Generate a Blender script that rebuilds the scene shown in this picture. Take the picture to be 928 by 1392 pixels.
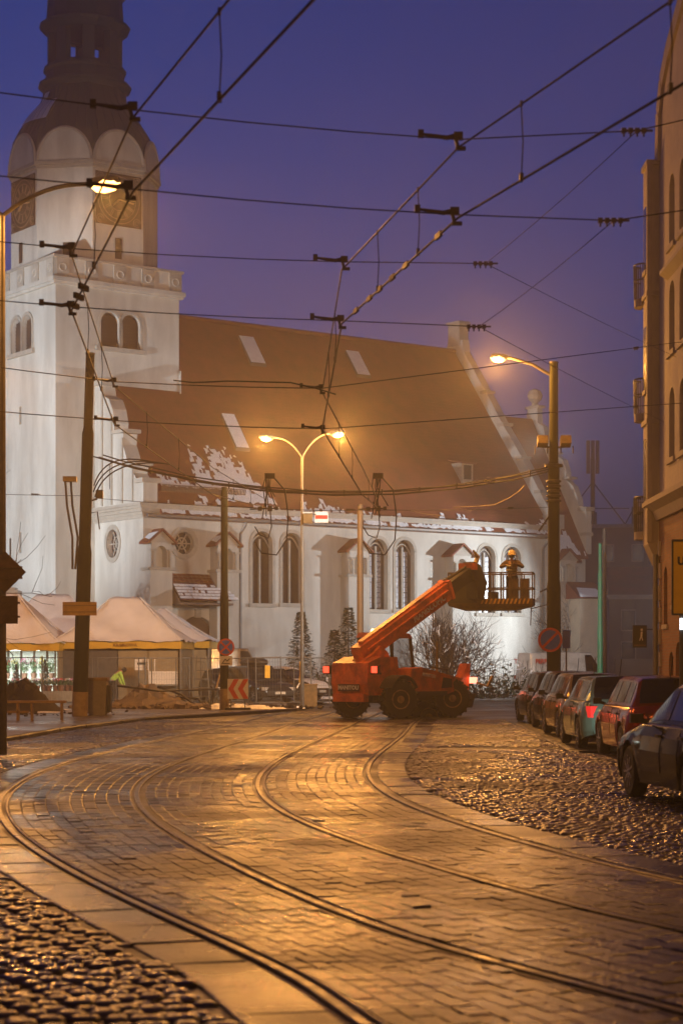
import bpy, math, random
import numpy as np
from mathutils import Vector, Matrix, Euler
random.seed(7); rng = np.random.default_rng(7)
S = bpy.context.scene
for o in list(bpy.data.objects): bpy.data.objects.remove(o)
COL = S.collection
R = math.radians
# ---------------------------------------------------------------- camera
cam = bpy.data.cameras.new('camera'); camo = bpy.data.objects.new('camera', cam); COL.objects.link(camo)
camo.location = (0, 0, 1.6); camo.rotation_euler = (R(90), 0, 0)
cam.sensor_fit = 'AUTO'; cam.sensor_width = 36; cam.lens = 67.24; cam.shift_y = 0.1523
cam.clip_start = 0.1; cam.clip_end = 3000
cam.dof.use_dof = True; cam.dof.focus_distance = 62; cam.dof.aperture_fstop = 3.2
S.camera = camo
# ---------------------------------------------------------------- sky, exposure
W = bpy.data.worlds.new('World'); S.world = W; W.use_nodes = True
nt = W.node_tree; bg = nt.nodes['Background']
sky = nt.nodes.new('ShaderNodeTexSky'); sky.sky_type = 'NISHITA'; sky.sun_disc = False
sky.sun_elevation = R(-3.5); sky.sun_rotation = R(-40); sky.altitude = 0
sky.air_density = 1.0; sky.dust_density = 0.6; sky.ozone_density = 3.0
tint = nt.nodes.new('ShaderNodeMix'); tint.data_type = 'RGBA'; tint.blend_type = 'MULTIPLY'; tint.inputs[0].default_value = 1
tint.inputs[7].default_value = (.41, .76, 1.36, 1)
nt.links.new(sky.outputs[0], tint.inputs[6]); nt.links.new(tint.outputs[2], bg.inputs[0])
bg.inputs[1].default_value = SKY_STRENGTH = 0.56
S.view_settings.view_transform = 'Standard'; S.view_settings.look = 'None'
S.view_settings.exposure = 1.45; S.view_settings.gamma = 1.0
S.cycles.use_denoising = True
S.cycles.max_bounces = 6; S.cycles.diffuse_bounces = 2; S.cycles.glossy_bounces = 3
S.cycles.transmission_bounces = 4; S.cycles.volume_bounces = 0; S.cycles.transparent_max_bounces = 6
S.cycles.sample_clamp_indirect = 3.0
S.cycles.caustics_reflective = False; S.cycles.caustics_refractive = False
SODIUM = (1.0, 0.41, 0.07)
# ---------------------------------------------------------------- materials
MATS = {}
def mat(name, col, rough=0.7, var=0.12, scale=3.0, bump=0.0, metal=0.0, spec=None, emit=None, es=0.0, alpha=None, rvar=0.1, coat=0.0, dirt=None, bscale=None, stretch=None):
    if name in MATS: return MATS[name]
    m = bpy.data.materials.new(name); m.use_nodes = True; n = m.node_tree.nodes; l = m.node_tree.links
    b = n['Principled BSDF']
    tc = n.new('ShaderNodeTexCoord'); nz = n.new('ShaderNodeTexNoise'); nz.inputs['Scale'].default_value = scale
    nz.inputs['Detail'].default_value = 6; nz.inputs['Roughness'].default_value = 0.65
    if stretch:
        mp = n.new('ShaderNodeMapping'); mp.inputs['Scale'].default_value = stretch; l.new(tc.outputs['Object'], mp.inputs['Vector']); l.new(mp.outputs[0], nz.inputs['Vector'])
    else: l.new(tc.outputs['Object'], nz.inputs['Vector'])
    rp = n.new('ShaderNodeValToRGB'); rp.color_ramp.elements[0].position = 0.3; rp.color_ramp.elements[1].position = 0.72
    c0 = [max(0, c * (1 - var * 1.6)) for c in col[:3]]; c1 = [min(1, c * (1 + var)) for c in col[:3]]
    if dirt: c0 = list(dirt)
    rp.color_ramp.elements[0].color = (*c0, 1); rp.color_ramp.elements[1].color = (*c1, 1)
    l.new(nz.outputs[0], rp.inputs[0]); l.new(rp.outputs[0], b.inputs['Base Color'])
    mr = n.new('ShaderNodeMapRange'); mr.inputs[1].default_value = 0.3; mr.inputs[2].default_value = 0.7
    mr.inputs[3].default_value = max(0.02, rough - rvar); mr.inputs[4].default_value = min(1, rough + rvar)
    l.new(nz.outputs[0], mr.inputs[0]); l.new(mr.outputs[0], b.inputs['Roughness'])
    b.inputs['Metallic'].default_value = metal
    if spec is not None: b.inputs['Specular IOR Level'].default_value = spec
    if coat: b.inputs['Coat Weight'].default_value = coat; b.inputs['Coat Roughness'].default_value = 0.08
    if emit: b.inputs['Emission Color'].default_value = (*emit, 1); b.inputs['Emission Strength'].default_value = es
    if alpha is not None: b.inputs['Alpha'].default_value = alpha
    if bump:
        n2 = n.new('ShaderNodeTexNoise'); n2.inputs['Scale'].default_value = bscale or scale * 6; n2.inputs['Detail'].default_value = 4
        l.new(tc.outputs['Object'], n2.inputs['Vector'])
        bp = n.new('ShaderNodeBump'); bp.inputs['Strength'].default_value = bump; bp.inputs['Distance'].default_value = 0.02
        l.new(n2.outputs[0], bp.inputs['Height']); l.new(bp.outputs[0], b.inputs['Normal'])
    MATS[name] = m; return m
def emis(name, col, s):
    if name in MATS: return MATS[name]
    m = bpy.data.materials.new(name); m.use_nodes = True; n = m.node_tree.nodes
    b = n['Principled BSDF']; b.inputs['Base Color'].default_value = (*[min(.8, c) for c in col], 1)
    b.inputs['Emission Color'].default_value = (*col, 1); b.inputs['Emission Strength'].default_value = s
    m.cycles.emission_sampling = 'NONE'
    MATS[name] = m; return m
# ---------------------------------------------------------------- mesh builder
class MB:
    def __init__(s): s.v = []; s.f = []
    def add(s, vs, fs):
        k = len(s.v); s.v += [tuple(p) for p in vs]; s.f += [tuple(i + k for i in f) for f in fs]; return s
    def box(s, c, d, rz=0, rot=None):
        x, y, z = d[0] / 2, d[1] / 2, d[2] / 2
        M = rot if rot is not None else Matrix.Rotation(rz, 3, 'Z'); C = Vector(c)
        vs = [C + M @ Vector(p) for p in ((-x, -y, -z), (x, -y, -z), (x, y, -z), (-x, y, -z), (-x, -y, z), (x, -y, z), (x, y, z), (-x, y, z))]
        return s.add(vs, ((0, 3, 2, 1), (4, 5, 6, 7), (0, 1, 5, 4), (1, 2, 6, 5), (2, 3, 7, 6), (3, 0, 4, 7)))
    def bb(s, a, b):
        return s.box([(a[i] + b[i]) / 2 for i in range(3)], [abs(b[i] - a[i]) for i in range(3)])
    def bar(s, p, q, w, h=None, up=(0, 0, 1)):
        p, q = Vector(p), Vector(q); d = q - p; L = d.length
        if L < 1e-6: return s
        d /= L; u = Vector(up)
        if abs(d.dot(u)) > .98: u = Vector((1, 0, 0))
        r = d.cross(u).normalized(); u = r.cross(d)
        return s.box((p + q) / 2, (L, w, h or w), rot=Matrix((d, r, u)).transposed())
    def tube(s, pts, r, n=6, cap=True):
        pts = [Vector(p) for p in pts]; N = len(pts); rs = r if isinstance(r, (list, tuple)) else [r] * N
        k = len(s.v); pu = None
        for i, p in enumerate(pts):
            d = (pts[min(i + 1, N - 1)] - pts[max(i - 1, 0)])
            d = d.normalized() if d.length > 1e-9 else Vector((0, 0, 1))
            u = pu - d * pu.dot(d) if pu is not None else (Vector((0, 0, 1)) if abs(d.z) < .9 else Vector((1, 0, 0))); u = (u - d * u.dot(d)).normalized(); pu = u
            w = d.cross(u)
            for j in range(n):
                a = 2 * math.pi * j / n; s.v.append(tuple(p + (u * math.cos(a) + w * math.sin(a)) * rs[i]))
        for i in range(N - 1):
            for j in range(n):
                a = k + i * n + j; b = k + i * n + (j + 1) % n; s.f.append((a, b, b + n, a + n))
        if cap: s.f.append(tuple(k + j for j in reversed(range(n)))); s.f.append(tuple(k + (N - 1) * n + j for j in range(n)))
        return s
    def lathe(s, c, prof, n=16, axis='z', rot=0.0):
        k = len(s.v); m = len(prof)
        for (r, z) in prof:
            for j in range(n):
                a = 2 * math.pi * j / n + rot; x, y = r * math.cos(a), r * math.sin(a)
                p = {'z': (x, y, z), 'y': (x, z, y), 'x': (z, x, y)}[axis]
                s.v.append((c[0] + p[0], c[1] + p[1], c[2] + p[2]))
        for i in range(m - 1):
            for j in range(n):
                a = k + i * n + j; b = k + i * n + (j + 1) % n
                s.f.append((a, b, b + n, a + n) if axis != 'y' else (b, a, a + n, b + n))
        s.f.append(tuple(k + j for j in reversed(range(n)))); s.f.append(tuple(k + (m - 1) * n + j for j in range(n)))
        return s
    def prism(s, poly, a, b, axis='y'):
        # poly in the two other axes (x,z for y; x,y for z; y,z for x) extruded a..b
        def P(p, t): return {'y': (p[0], t, p[1]), 'z': (p[0], p[1], t), 'x': (t, p[0], p[1])}[axis]
        n = len(poly); k = len(s.v); s.v += [P(p, a) for p in poly] + [P(p, b) for p in poly]
        s.f += [tuple(k + i for i in range(n)), tuple(k + n + i for i in reversed(range(n)))]
        s.f += [(k + i, k + n + i, k + n + (i + 1) % n, k + (i + 1) % n) for i in range(n)]
        return s
    def xf(s, M, k=0):
        for i in range(k, len(s.v)): s.v[i] = tuple(M @ Vector(s.v[i]))
        return s
    def build(s, name, m, parent=None, smooth=False, loc=None, fix=True):
        me = bpy.data.meshes.new(name); me.from_pydata(s.v, [], s.f); me.materials.append(m)
        if fix:
            import bmesh
            b = bmesh.new(); b.from_mesh(me); bmesh.ops.recalc_face_normals(b, faces=b.faces); b.to_mesh(me); b.free()
        if smooth:
            me.shade_smooth()
            if smooth == 'auto': me.set_sharp_from_angle(angle=R(38))
        o = bpy.data.objects.new(name, me); COL.objects.link(o)
        if parent is not None: o.parent = parent
        if loc: o.location = loc
        return o
def tag(o, label=None, cat=None, group=None, kind=None):
    if label: o['label'] = label
    if cat: o['category'] = cat
    if group: o['group'] = group
    if kind: o['kind'] = kind
    return o
def empty(name, loc, label, cat, rz=0, group=None):
    o = bpy.data.objects.new(name, None); COL.objects.link(o); o.location = loc; o.rotation_euler = (0, 0, rz); o.empty_display_size = .3
    return tag(o, label, cat, group)
def dup(o, parent=None, loc=None, rz=None, label=None, **k):
    c = o.copy(); COL.objects.link(c); c.parent = parent
    if loc is not None: c.location = loc
    if rz is not None: c.rotation_euler = (0, 0, rz)
    if label: c['label'] = label
    for ch in list(o.children): dup(ch, c)
    return c
def arch(cx, z0, hw, zs, n=10):
    """outline (x,z) of a round-headed opening, counter-clockwise from lower left"""
    return [(cx - hw, z0), (cx + hw, z0)] + [(cx + hw * math.cos(t), zs + hw * math.sin(t)) for t in np.linspace(0, math.pi, n)]
def text(name, body, size, m, parent, loc, rot, depth=0.004, sx=1.0, align='CENTER', bold=0.0):
    c = bpy.data.curves.new(name, 'FONT'); c.body = body; c.size = size; c.extrude = depth; c.align_x = align; c.align_y = 'CENTER'; c.offset = bold
    c.resolution_u = 2
    o = bpy.data.objects.new(name, c); COL.objects.link(o); o.parent = parent; o.location = loc; o.rotation_euler = rot; o.scale = (sx, 1, 1)
    bpy.context.view_layer.update(); me = bpy.data.meshes.new_from_object(o.evaluated_get(bpy.context.evaluated_depsgraph_get())); me.name = name; me.materials.clear(); me.materials.append(m)
    k = bpy.data.objects.new(name, me); COL.objects.link(k); k.parent = parent; k.location = loc; k.rotation_euler = rot; k.scale = (sx, 1, 1); bpy.data.objects.remove(o); k.name = name
    return k
def boxes(name, m, parent, lst):
    """several alike pieces, each an object of its own"""
    return [MB().bb(a, c).build(name, m, parent) for a, c in lst]
def sag(p, q, s, n=12):
    p, q = Vector(p), Vector(q)
    return [p.lerp(q, t) - Vector((0, 0, 4 * s * t * (1 - t))) for t in np.linspace(0, 1, n)]
def lamp_light(name, loc, power, col=SODIUM, size=R(176), blend=0.22, parent=None, radius=0.12, aim=None, point=False):
    L = bpy.data.lights.new(name, 'POINT' if point else 'SPOT'); L.energy = power; L.color = col
    if not point: L.spot_size = size; L.spot_blend = blend
    L.shadow_soft_size = radius
    o = bpy.data.objects.new(name, L); COL.objects.link(o); o.location = loc
    if aim is not None: o.rotation_euler = (Vector(aim) - Vector(loc)).to_track_quat('-Z', 'Y').to_euler()
    if parent: o.parent = parent
    return o
# ---------------------------------------------------------------- tram rails (x as a function of distance y), metres
_RP = {
 1: [(-0.05,9.1),(-0.46,10.43),(-0.97,11.82),(-1.65,13.68),(-2.33,15.58),(-3.0,17.78),(-3.46,19.62),(-3.95,22.25),(-4.38,25.37),(-4.6,28.89),(-4.62,32.76),(-4.41,36.49),(-3.94,42.89),(-3.36,50.5),(-2.64,60.29)],
 2: [(1.57,8.81),(1.25,9.52),(0.83,10.35),(0.43,11.18),(-0.13,12.8),(-0.5,14.01),(-0.95,15.76),(-1.46,17.78),(-1.94,19.9),(-2.43,22.61),(-2.64,24.62),(-2.79,28.0),(-2.77,31.04),(-2.58,35.56),(-2.26,40.78),(-1.7,49.52),(-0.9,60.29)],
 3: [(2.07,11.59),(1.75,12.3),(1.3,13.55),(0.74,15.29),(0.0,18.0),(-0.33,19.44),(-0.78,22.01),(-1.07,24.91),(-1.2,28.0),(-1.15,31.04),(-0.9,36.49),(0.0,49.52),(0.75,60.0)],
 4: [(2.54,14.25),(2.21,15.29),(1.78,16.84),(1.43,18.57),(1.08,20.1),(0.74,22.61),(0.49,25.37),(0.41,28.89),(0.5,32.25),(0.97,38.88),(1.75,50.0),(2.45,60.0)]}
_RF = {}
for k, p in _RP.items():
    X = np.array([a[0] for a in p]); Y = np.array([a[1] for a in p])
    c = np.polyfit(np.log(Y), X, 7); y0, y1 = Y.min(), Y.max()
    _RF[k] = (c, y0, y1)
def railx(k, y):
    c, y0, y1 = _RF[k]; y = np.asarray(y, float); yc = np.clip(y, y0 + .3, y1 - 1.0)
    x = np.polyval(c, np.log(yc)); s = (np.polyval(c, np.log(yc + .05)) - np.polyval(c, np.log(yc - .05))) / .1
    far = np.maximum(y - yc, 0); near = np.minimum(y - yc, 0)
    sf = {1: .078, 2: .078, 3: .076, 4: .074}[k]
    return x + far * sf + near * np.minimum(s, -.25)
def track_c(t, y): return (railx(2 * t - 1, y) + railx(2 * t, y)) / 2
# ---------------------------------------------------------------- ground materials
def wet(name, c0, c1, r0, r1, scale=1.2, bump=0.25, bscale=14.0, spec=.42):
    m = bpy.data.materials.new(name); m.use_nodes = True; n = m.node_tree.nodes; l = m.node_tree.links
    b = n['Principled BSDF']; g = n.new('ShaderNodeNewGeometry')
    nz = n.new('ShaderNodeTexNoise'); nz.inputs['Scale'].default_value = scale; nz.inputs['Detail'].default_value = 7; nz.inputs['Roughness'].default_value = .7
    l.new(g.outputs['Position'], nz.inputs['Vector'])
    n2 = n.new('ShaderNodeTexNoise'); n2.inputs['Scale'].default_value = bscale; n2.inputs['Detail'].default_value = 5
    l.new(g.outputs['Position'], n2.inputs['Vector'])
    n3 = n.new('ShaderNodeTexNoise'); n3.inputs['Scale'].default_value = 0.45; n3.inputs['Detail'].default_value = 3
    l.new(g.outputs['Position'], n3.inputs['Vector'])
    rp = n.new('ShaderNodeValToRGB'); rp.color_ramp.elements[0].position = .32; rp.color_ramp.elements[1].position = .7
    rp.color_ramp.elements[0].color = (*c0, 1); rp.color_ramp.elements[1].color = (*c1, 1)
    l.new(nz.outputs[0], rp.inputs[0])
    oi = n.new('ShaderNodeObjectInfo'); at = n.new('ShaderNodeAttribute'); at.attribute_name = 'tone'
    mx = n.new('ShaderNodeMix'); mx.data_type = 'RGBA'; mx.blend_type = 'MULTIPLY'; mx.inputs[0].default_value = 1
    l.new(rp.outputs[0], mx.inputs[6]); l.new(at.outputs['Color'], mx.inputs[7]); l.new(mx.outputs[2], b.inputs['Base Color'])
    mr = n.new('ShaderNodeMapRange'); mr.inputs[1].default_value = .38; mr.inputs[2].default_value = .62
    mr.inputs[3].default_value = r0; mr.inputs[4].default_value = r1
    l.new(n3.outputs[0], mr.inputs[0])
    ad = n.new('ShaderNodeMath'); ad.operation = 'MULTIPLY_ADD'; l.new(nz.outputs[0], ad.inputs[0]); ad.inputs[1].default_value = .25; l.new(mr.outputs[0], ad.inputs[2])
    sb = n.new('ShaderNodeMath'); sb.operation = 'SUBTRACT'; l.new(ad.outputs[0], sb.inputs[0]); sb.inputs[1].default_value = .125; sb.use_clamp = True
    l.new(sb.outputs[0], b.inputs['Roughness'])
    bp = n.new('ShaderNodeBump'); bp.inputs['Strength'].default_value = bump; bp.inputs['Distance'].default_value = .012
    l.new(n2.outputs[0], bp.inputs['Height']); l.new(bp.outputs[0], b.inputs['Normal'])
    b.inputs['Specular IOR Level'].default_value = spec
    MATS[name] = m; return m
M_sett = wet('wet_sett', (.035, .03, .026), (.085, .072, .06), .14, .40)
M_slab = wet('wet_slab', (.03, .024, .018), (.072, .058, .044), .14, .40, bump=.6, bscale=34, spec=.24)
M_asph = wet('wet_asphalt', (.016, .014, .012), (.042, .036, .03), .35, .6, bump=.6, bscale=30)
M_earth = wet('wet_earth', (.025, .02, .016), (.07, .055, .04), .5, .8, bump=.8, bscale=9)
M_pave = wet('wet_paving', (.07, .06, .05), (.14, .12, .10), .25, .5)
M_kerb = wet('kerb_stone', (.12, .105, .09), (.24, .21, .18), .35, .6)
M_snow = mat('snow', (.80, .81, .84), .65, .06, 4, bump=.7, bscale=12)
M_rail = mat('rail_steel', (.045, .034, .026), .36, .5, 6, metal=1.0, rvar=.14)
def sheet(name, pts, z, m, parent=None, kind='structure'):
    b = MB(); b.add([(x, y, z) for x, y in pts], [tuple(range(len(pts)))]); o = b.build(name, m, parent); o['kind'] = kind
    a = o.data.color_attributes.new('tone', 'FLOAT_COLOR', 'POINT'); a.data.foreach_set('color', np.ones(len(pts) * 4, 'f')); return o
ground = sheet('ground', [(-398, -58), (398, -58), (398, 698), (-398, 698)], -.10, M_earth)
road = sheet('road', [(-16, -8), (9, -8), (9, 60), (26, 125), (2, 125), (-1.5, 72), (-16, 44)], -.008, M_asph)
# ---------------------------------------------------------------- setts: every stone has its own bevelled block
def setts(name, cx, cy, ang, L, Wd, parent, m, top, rough=.006, gap=.012, round_=.2, n_single=300, crown=.006, smooth=True, gapl=None, tm=1.0):
    gapl = gap if gapl is None else gapl
    """cx,cy centres; ang direction of the long side; L, Wd sizes (arrays). 300 nearest become objects, the rest one mesh"""
    cx, cy, ang, L, Wd = [np.asarray(a, float) for a in (cx, cy, ang, L, Wd)]; n = len(cx)
    if n == 0: return
    zt = top + rng.normal(0, rough, n); tx = rng.normal(0, .02, n) * (rough / .006); ty = rng.normal(0, .02, n) * (rough / .006)
    patch = .5 * np.sin(cx * 1.3 + 2 * np.sin(cy * .31)) + .5 * np.sin(cy * .47 + 1.7 * np.sin(cx * .9 + 1))
    tone = np.clip(rng.normal(1, .22, n) + .28 * patch, .35, 1.7) * tm
    def block(idx, local):
        l = L[idx] / 2 - gapl / 2; w = Wd[idx] / 2 - gap / 2; k = len(idx)
        r = round_ * np.minimum(l, w)
        ring = np.array([(-1, -1), (1, -1), (1, 1), (-1, 1)])
        V = np.zeros((k, 13, 3))
        jit = rng.normal(0, .0015 if not smooth else .005, (k, 4, 2))
        for q, (a, b) in enumerate(ring):
            for lev, (ins, dz) in enumerate(((0, -.07), (.0, -.5), (1, 0))):
                px = a * (l - ins * r) + jit[:, q, 0]; py = b * (w - ins * r) + jit[:, q, 1]
                z = np.full(k, -.06) if lev == 0 else (zt[idx] - r * .55 if lev == 1 else zt[idx])
                V[:, lev * 4 + q, 0] = px; V[:, lev * 4 + q, 1] = py
                V[:, lev * 4 + q, 2] = z + (0 if lev == 0 else 1) * (px * tx[idx] + py * ty[idx])
        V[:, 12, 2] = zt[idx] + crown
        if not local:
            c, s = np.cos(ang[idx])[:, None], np.sin(ang[idx])[:, None]
            x = V[:, :, 0] * c - V[:, :, 1] * s + cx[idx][:, None]; y = V[:, :, 0] * s + V[:, :, 1] * c + cy[idx][:, None]
            V[:, :, 0] = x; V[:, :, 1] = y
        F = []
        for lev in (0, 1):
            for q in range(4): F.append((lev * 4 + q, lev * 4 + (q + 1) % 4, lev * 4 + 4 + (q + 1) % 4, lev * 4 + 4 + q))
        T = [(8 + q, 8 + (q + 1) % 4, 12, 12) for q in range(4)]
        return V, F, T
    def mesh(idx, local):
        V, F, T = block(idx, local); k = len(idx); off = (np.arange(k) * 13)[:, None, None]
        q = (np.array(F)[None] + off).reshape(-1, 4); t = (np.array(T)[:, :3][None] + off).reshape(-1, 3)
        me = bpy.data.meshes.new(name); nv = k * 13; me.vertices.add(nv); me.vertices.foreach_set('co', V.reshape(-1).astype('f'))
        nl = q.size + t.size; me.loops.add(nl); me.polygons.add(len(q) + len(t))
        me.loops.foreach_set('vertex_index', np.concatenate([q.ravel(), t.ravel()]).astype('i'))
        me.polygons.foreach_set('loop_start', np.concatenate([np.arange(len(q)) * 4, q.size + np.arange(len(t)) * 3]).astype('i'))
        me.update(calc_edges=True); me.validate(); me.materials.append(m); (me.shade_smooth() if smooth else me.shade_flat())
        a = me.color_attributes.new('tone', 'FLOAT_COLOR', 'POINT'); tv = np.repeat(tone[idx], 13)
        a.data.foreach_set('color', np.stack([tv, tv, tv, np.ones_like(tv)], 1).reshape(-1).astype('f')); return me
    # visible ones, nearest first
    px = 464 + 2600 * cx / np.maximum(cy, .5); py = 908 + 4160 / np.maximum(cy, .5)
    vis = (px > 0) & (px < 928) & (py < 1392)
    order = np.argsort(np.where(vis, cy, 1e6), kind='stable')
    one = order[:min(n_single, int(vis.sum()))]; rest = order[len(one):]
    if len(rest):
        o = bpy.data.objects.new(name + '_field', mesh(rest, False)); COL.objects.link(o); o.parent = parent; o['kind'] = 'stuff'
    protos = [mesh(np.array([i]), True) for i in one[:24]]
    for j, i in enumerate(one):
        o = bpy.data.objects.new(name, mesh(np.array([i]), True) if len(one) <= 24 else protos[j % len(protos)]); COL.objects.link(o); o.parent = parent
        o.location = (cx[i], cy[i], 0); o.rotation_euler = (0, 0, ang[i])
        if len(one) > 24:
            k = j % len(protos); ii = one[k]; o.scale = (L[i] / L[ii], Wd[i] / Wd[ii], 1)
# rows of setts that follow the rails
def along(xf, y0, y1, step, jit=.1):
    """points at equal arc length along x = xf(y)"""
    yy = np.arange(y0, y1, .05); xx = xf(yy); s = np.concatenate([[0], np.cumsum(np.hypot(np.diff(xx), np.diff(yy)))])
    t = np.arange(rng.uniform(0, step), s[-1], step); t = t + rng.uniform(-jit, jit, len(t)) * step
    t = np.clip(t, 0.01, s[-1] - .01); y = np.interp(t, s, yy); x = np.interp(t, s, xx)
    dx = np.interp(t + .05, s, xx) - np.interp(t - .05, s, xx); dy = np.interp(t + .05, s, yy) - np.interp(t - .05, s, yy)
    return x, y, np.arctan2(dy, dx)
track = sheet('tram_track', [(float(railx(1, y)) - .5, y) for y in np.arange(4, 72, 1.0)] + [(float(railx(4, y)) + .5, y) for y in np.arange(71, 3.5, -1.0)], -.003, M_asph)
cs = [[], [], [], [], []]
def band(fa, fb, rows, y0, y1, step):
    for i in range(rows):
        t = (i + .5) / rows; f = lambda y: fa(y) * (1 - t) + fb(y) * t
        x, y, a = along(f, y0, y1, step, .06)
        # the real row width is the horizontal gap times the sine of the direction
        w = (fb(y) - fa(y)) / rows * np.abs(np.sin(a))
        for q, v in zip(cs, (x, y, a, np.full(len(x), step), np.minimum(w, .4))): q.append(v)
Yn, Yf = 5.5, 70
band(lambda y: railx(1, y) + .11, lambda y: railx(2, y) - .07, 10, Yn, Yf, .21)
band(lambda y: railx(2, y) + .11, lambda y: railx(3, y) - .07, 10, Yn, Yf, .21)
band(lambda y: railx(3, y) + .11, lambda y: railx(4, y) - .07, 10, Yn, Yf, .21)
cs = [np.concatenate(c) for c in cs]
setts('track_sett', *cs, track, M_slab, top=.012, rough=.0026, gap=.009, gapl=.004, round_=.12, crown=.0006, smooth=False)
# long concrete edge slabs outside the outer rails
es = [[], [], [], [], []]
for fa in (lambda y: railx(1, y) - .31, lambda y: railx(4, y) + .36):
    x, y, a = along(fa, 6.5, 70, .80, .04)
    for q, v in zip(es, (x, y, a, np.full(len(x), .80), np.full(len(x), .46))): q.append(v)
es = [np.concatenate(c) for c in es]
setts('edge_slab', *es, track, M_slab, top=.012, rough=.002, gap=.02, round_=.05, n_single=160, crown=.0, smooth=False, tm=.38)
# rails: head and guard lip with a groove between
for k in (1, 2, 3, 4):
    yy = np.concatenate([np.arange(4.5, 36, .25), np.arange(36, 76, .8)]); xx = railx(k, yy)
    dx = np.gradient(xx, yy); nx = 1 / np.sqrt(1 + dx ** 2); ny = -dx * nx
    sd = 1 if k in (1, 3) else -1
    rail = None
    for nm, o0, w, z in (('rail_head', 0.0, .060, .020), ('rail_lip', .088 * sd, .022, .016)):
        b = MB()
        for x, y, a, c in zip(xx, yy, nx, ny):
            for u, zz in ((-w / 2, -.05), (-w / 2, z - .006), (-w / 2 + .007, z), (w / 2 - .007, z), (w / 2, z - .006), (w / 2, -.05)):
                b.v.append((x + (o0 + u) * a, y + (o0 + u) * c, zz))
        for i in range(len(xx) - 1):
            for j in range(5): q = i * 6 + j; b.f.append((q, q + 1, q + 7, q + 6))
        if rail is None: rail = b.build('rail', M_rail, track, smooth='auto')
        else: b.build(nm, M_rail, rail, smooth='auto')
# cobbled strips of the road at the right and left of the tracks
def field(name, inside, x0, x1, y0, y1, size, m, top, rough, rowfun=None, n_single=300, par=road):
    X = []; Y = []; A = []; L_ = []; W_ = []
    yy = np.arange(y0, y1, size * 1.02)
    for r, y in enumerate(yy):
        x = np.arange(x0, x1, size * 1.12) + (r % 2) * size * .55 + rng.uniform(-.02, .02)
        yv = y + (rowfun(x) if rowfun else 0) + rng.normal(0, size * .04, len(x)); x = x + rng.normal(0, size * .06, len(x))
        k = inside(x, yv); X.append(x[k]); Y.append(yv[k])
        A.append(rng.normal(0, .06, k.sum()) + (np.arctan((rowfun(x + .05) - rowfun(x - .05)) / .1)[k] if rowfun else 0)); L_.append(np.clip(rng.normal(size * 1.08, size * .13, k.sum()), size * .75, size * 1.3)); W_.append(np.clip(rng.normal(size, size * .10, k.sum()), size * .8, size * 1.1))
    setts(name, np.concatenate(X), np.concatenate(Y), np.concatenate(A), np.concatenate(L_), np.concatenate(W_), par, m, top, rough, gap=.016, round_=.42, n_single=n_single, crown=.006)
def KERBX(y): return np.interp(y, [10, 33, 36, 44, 52, 54, 60], [6.4, 6.2, 4.46, 4.72, 4.93, 4.97, 4.97])
field('cobble', lambda x, y: (x > railx(4, y) + .62) & (x < KERBX(y) - .1) & ~((y > 37.2) & (y < 38.6) & (x > 1.9)), .6, 6.6, 12, 58, .125, M_sett, .016, .006, rowfun=lambda x: .06 * (x - 2) ** 2)
field('cobble', lambda x, y: (x < railx(1, y) - .60) & (x > -3.4 - (y - 6) * .2), -8, 1.2, 6.5, 20, .135, M_sett, .012, .006)
field('cobble', lambda x, y: (x < railx(1, y) - .60) & (x > np.interp(y, [20, 40.8, 48.4, 57.8, 70.5], [-7.25, -7.25, -6.9, -5.9, -1.8])), -8.5, -2, 20, 60, .17, M_sett, .01, .004)
# ---------------------------------------------------------------- church (local x = east along the south wall, y = north, z up)
from mathutils.geometry import tessellate_polygon
church = empty('church', (-10.863, 105, .1), 'tall pale plastered church with clock tower and steep red tiled roof', 'church', R(36))
M_plas = mat('church_plaster', (.63, .615, .565), .85, .08, .7, bump=.25, bscale=8, dirt=(.40, .375, .33), stretch=(1, 1, .22))
M_trim = mat('church_trim', (.42, .385, .33), .85, .14, 3, bump=.2)
M_orn = mat('sgraffito_brown', (.034, .02, .013), .85, .1, 5)
M_line = mat('sgraffito_line', (.22, .17, .12), .85, .08, 5)
M_dark = mat('dark_interior', (.02, .018, .016), .6, .2, 3)
M_cop = mat('weathered_copper', (.022, .045, .042), .7, .25, 1.3, bump=.2, dirt=(.03, .036, .034))
M_glass_d = mat('church_glass', (.045, .04, .04), .18, .4, 6, rvar=.08)
M_glass_lit = mat('painted_light_glass', (.42, .43, .47), .3, .8, 9, dirt=(.04, .04, .05))  # light on the panes, put into the colour of pale pieces
M_louv = mat('dark_louvre', (.055, .038, .03), .8, .2, 4); M_shut = mat('louvre_wood', (.15, .105, .08), .8, .2, 4)
def tilemat(name, col, sc):
    m = mat(name, col, .75, .28, .9, dirt=[c * .55 for c in col]); n = m.node_tree.nodes; l = m.node_tree.links
    tc = n.new('ShaderNodeTexCoord'); br = n.new('ShaderNodeTexBrick'); br.inputs['Scale'].default_value = sc; br.inputs['Mortar Size'].default_value = .03
    br.inputs['Color1'].default_value = (.9, .9, .9, 1); br.inputs['Color2'].default_value = (.6, .6, .6, 1); br.inputs['Mortar'].default_value = (.1, .1, .1, 1); br.inputs['Brick Width'].default_value = .5; br.inputs['Row Height'].default_value = .35
    l.new(tc.outputs['UV'], br.inputs['Vector']); bp = n.new('ShaderNodeBump'); bp.inputs['Distance'].default_value = .03; bp.inputs['Strength'].default_value = .8
    l.new(br.outputs['Color'], bp.inputs['Height']); l.new(bp.outputs[0], n['Principled BSDF'].inputs['Normal'])
    return m
M_tile = tilemat('red_roof_tile', (.19, .045, .022), 2.0)
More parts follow.
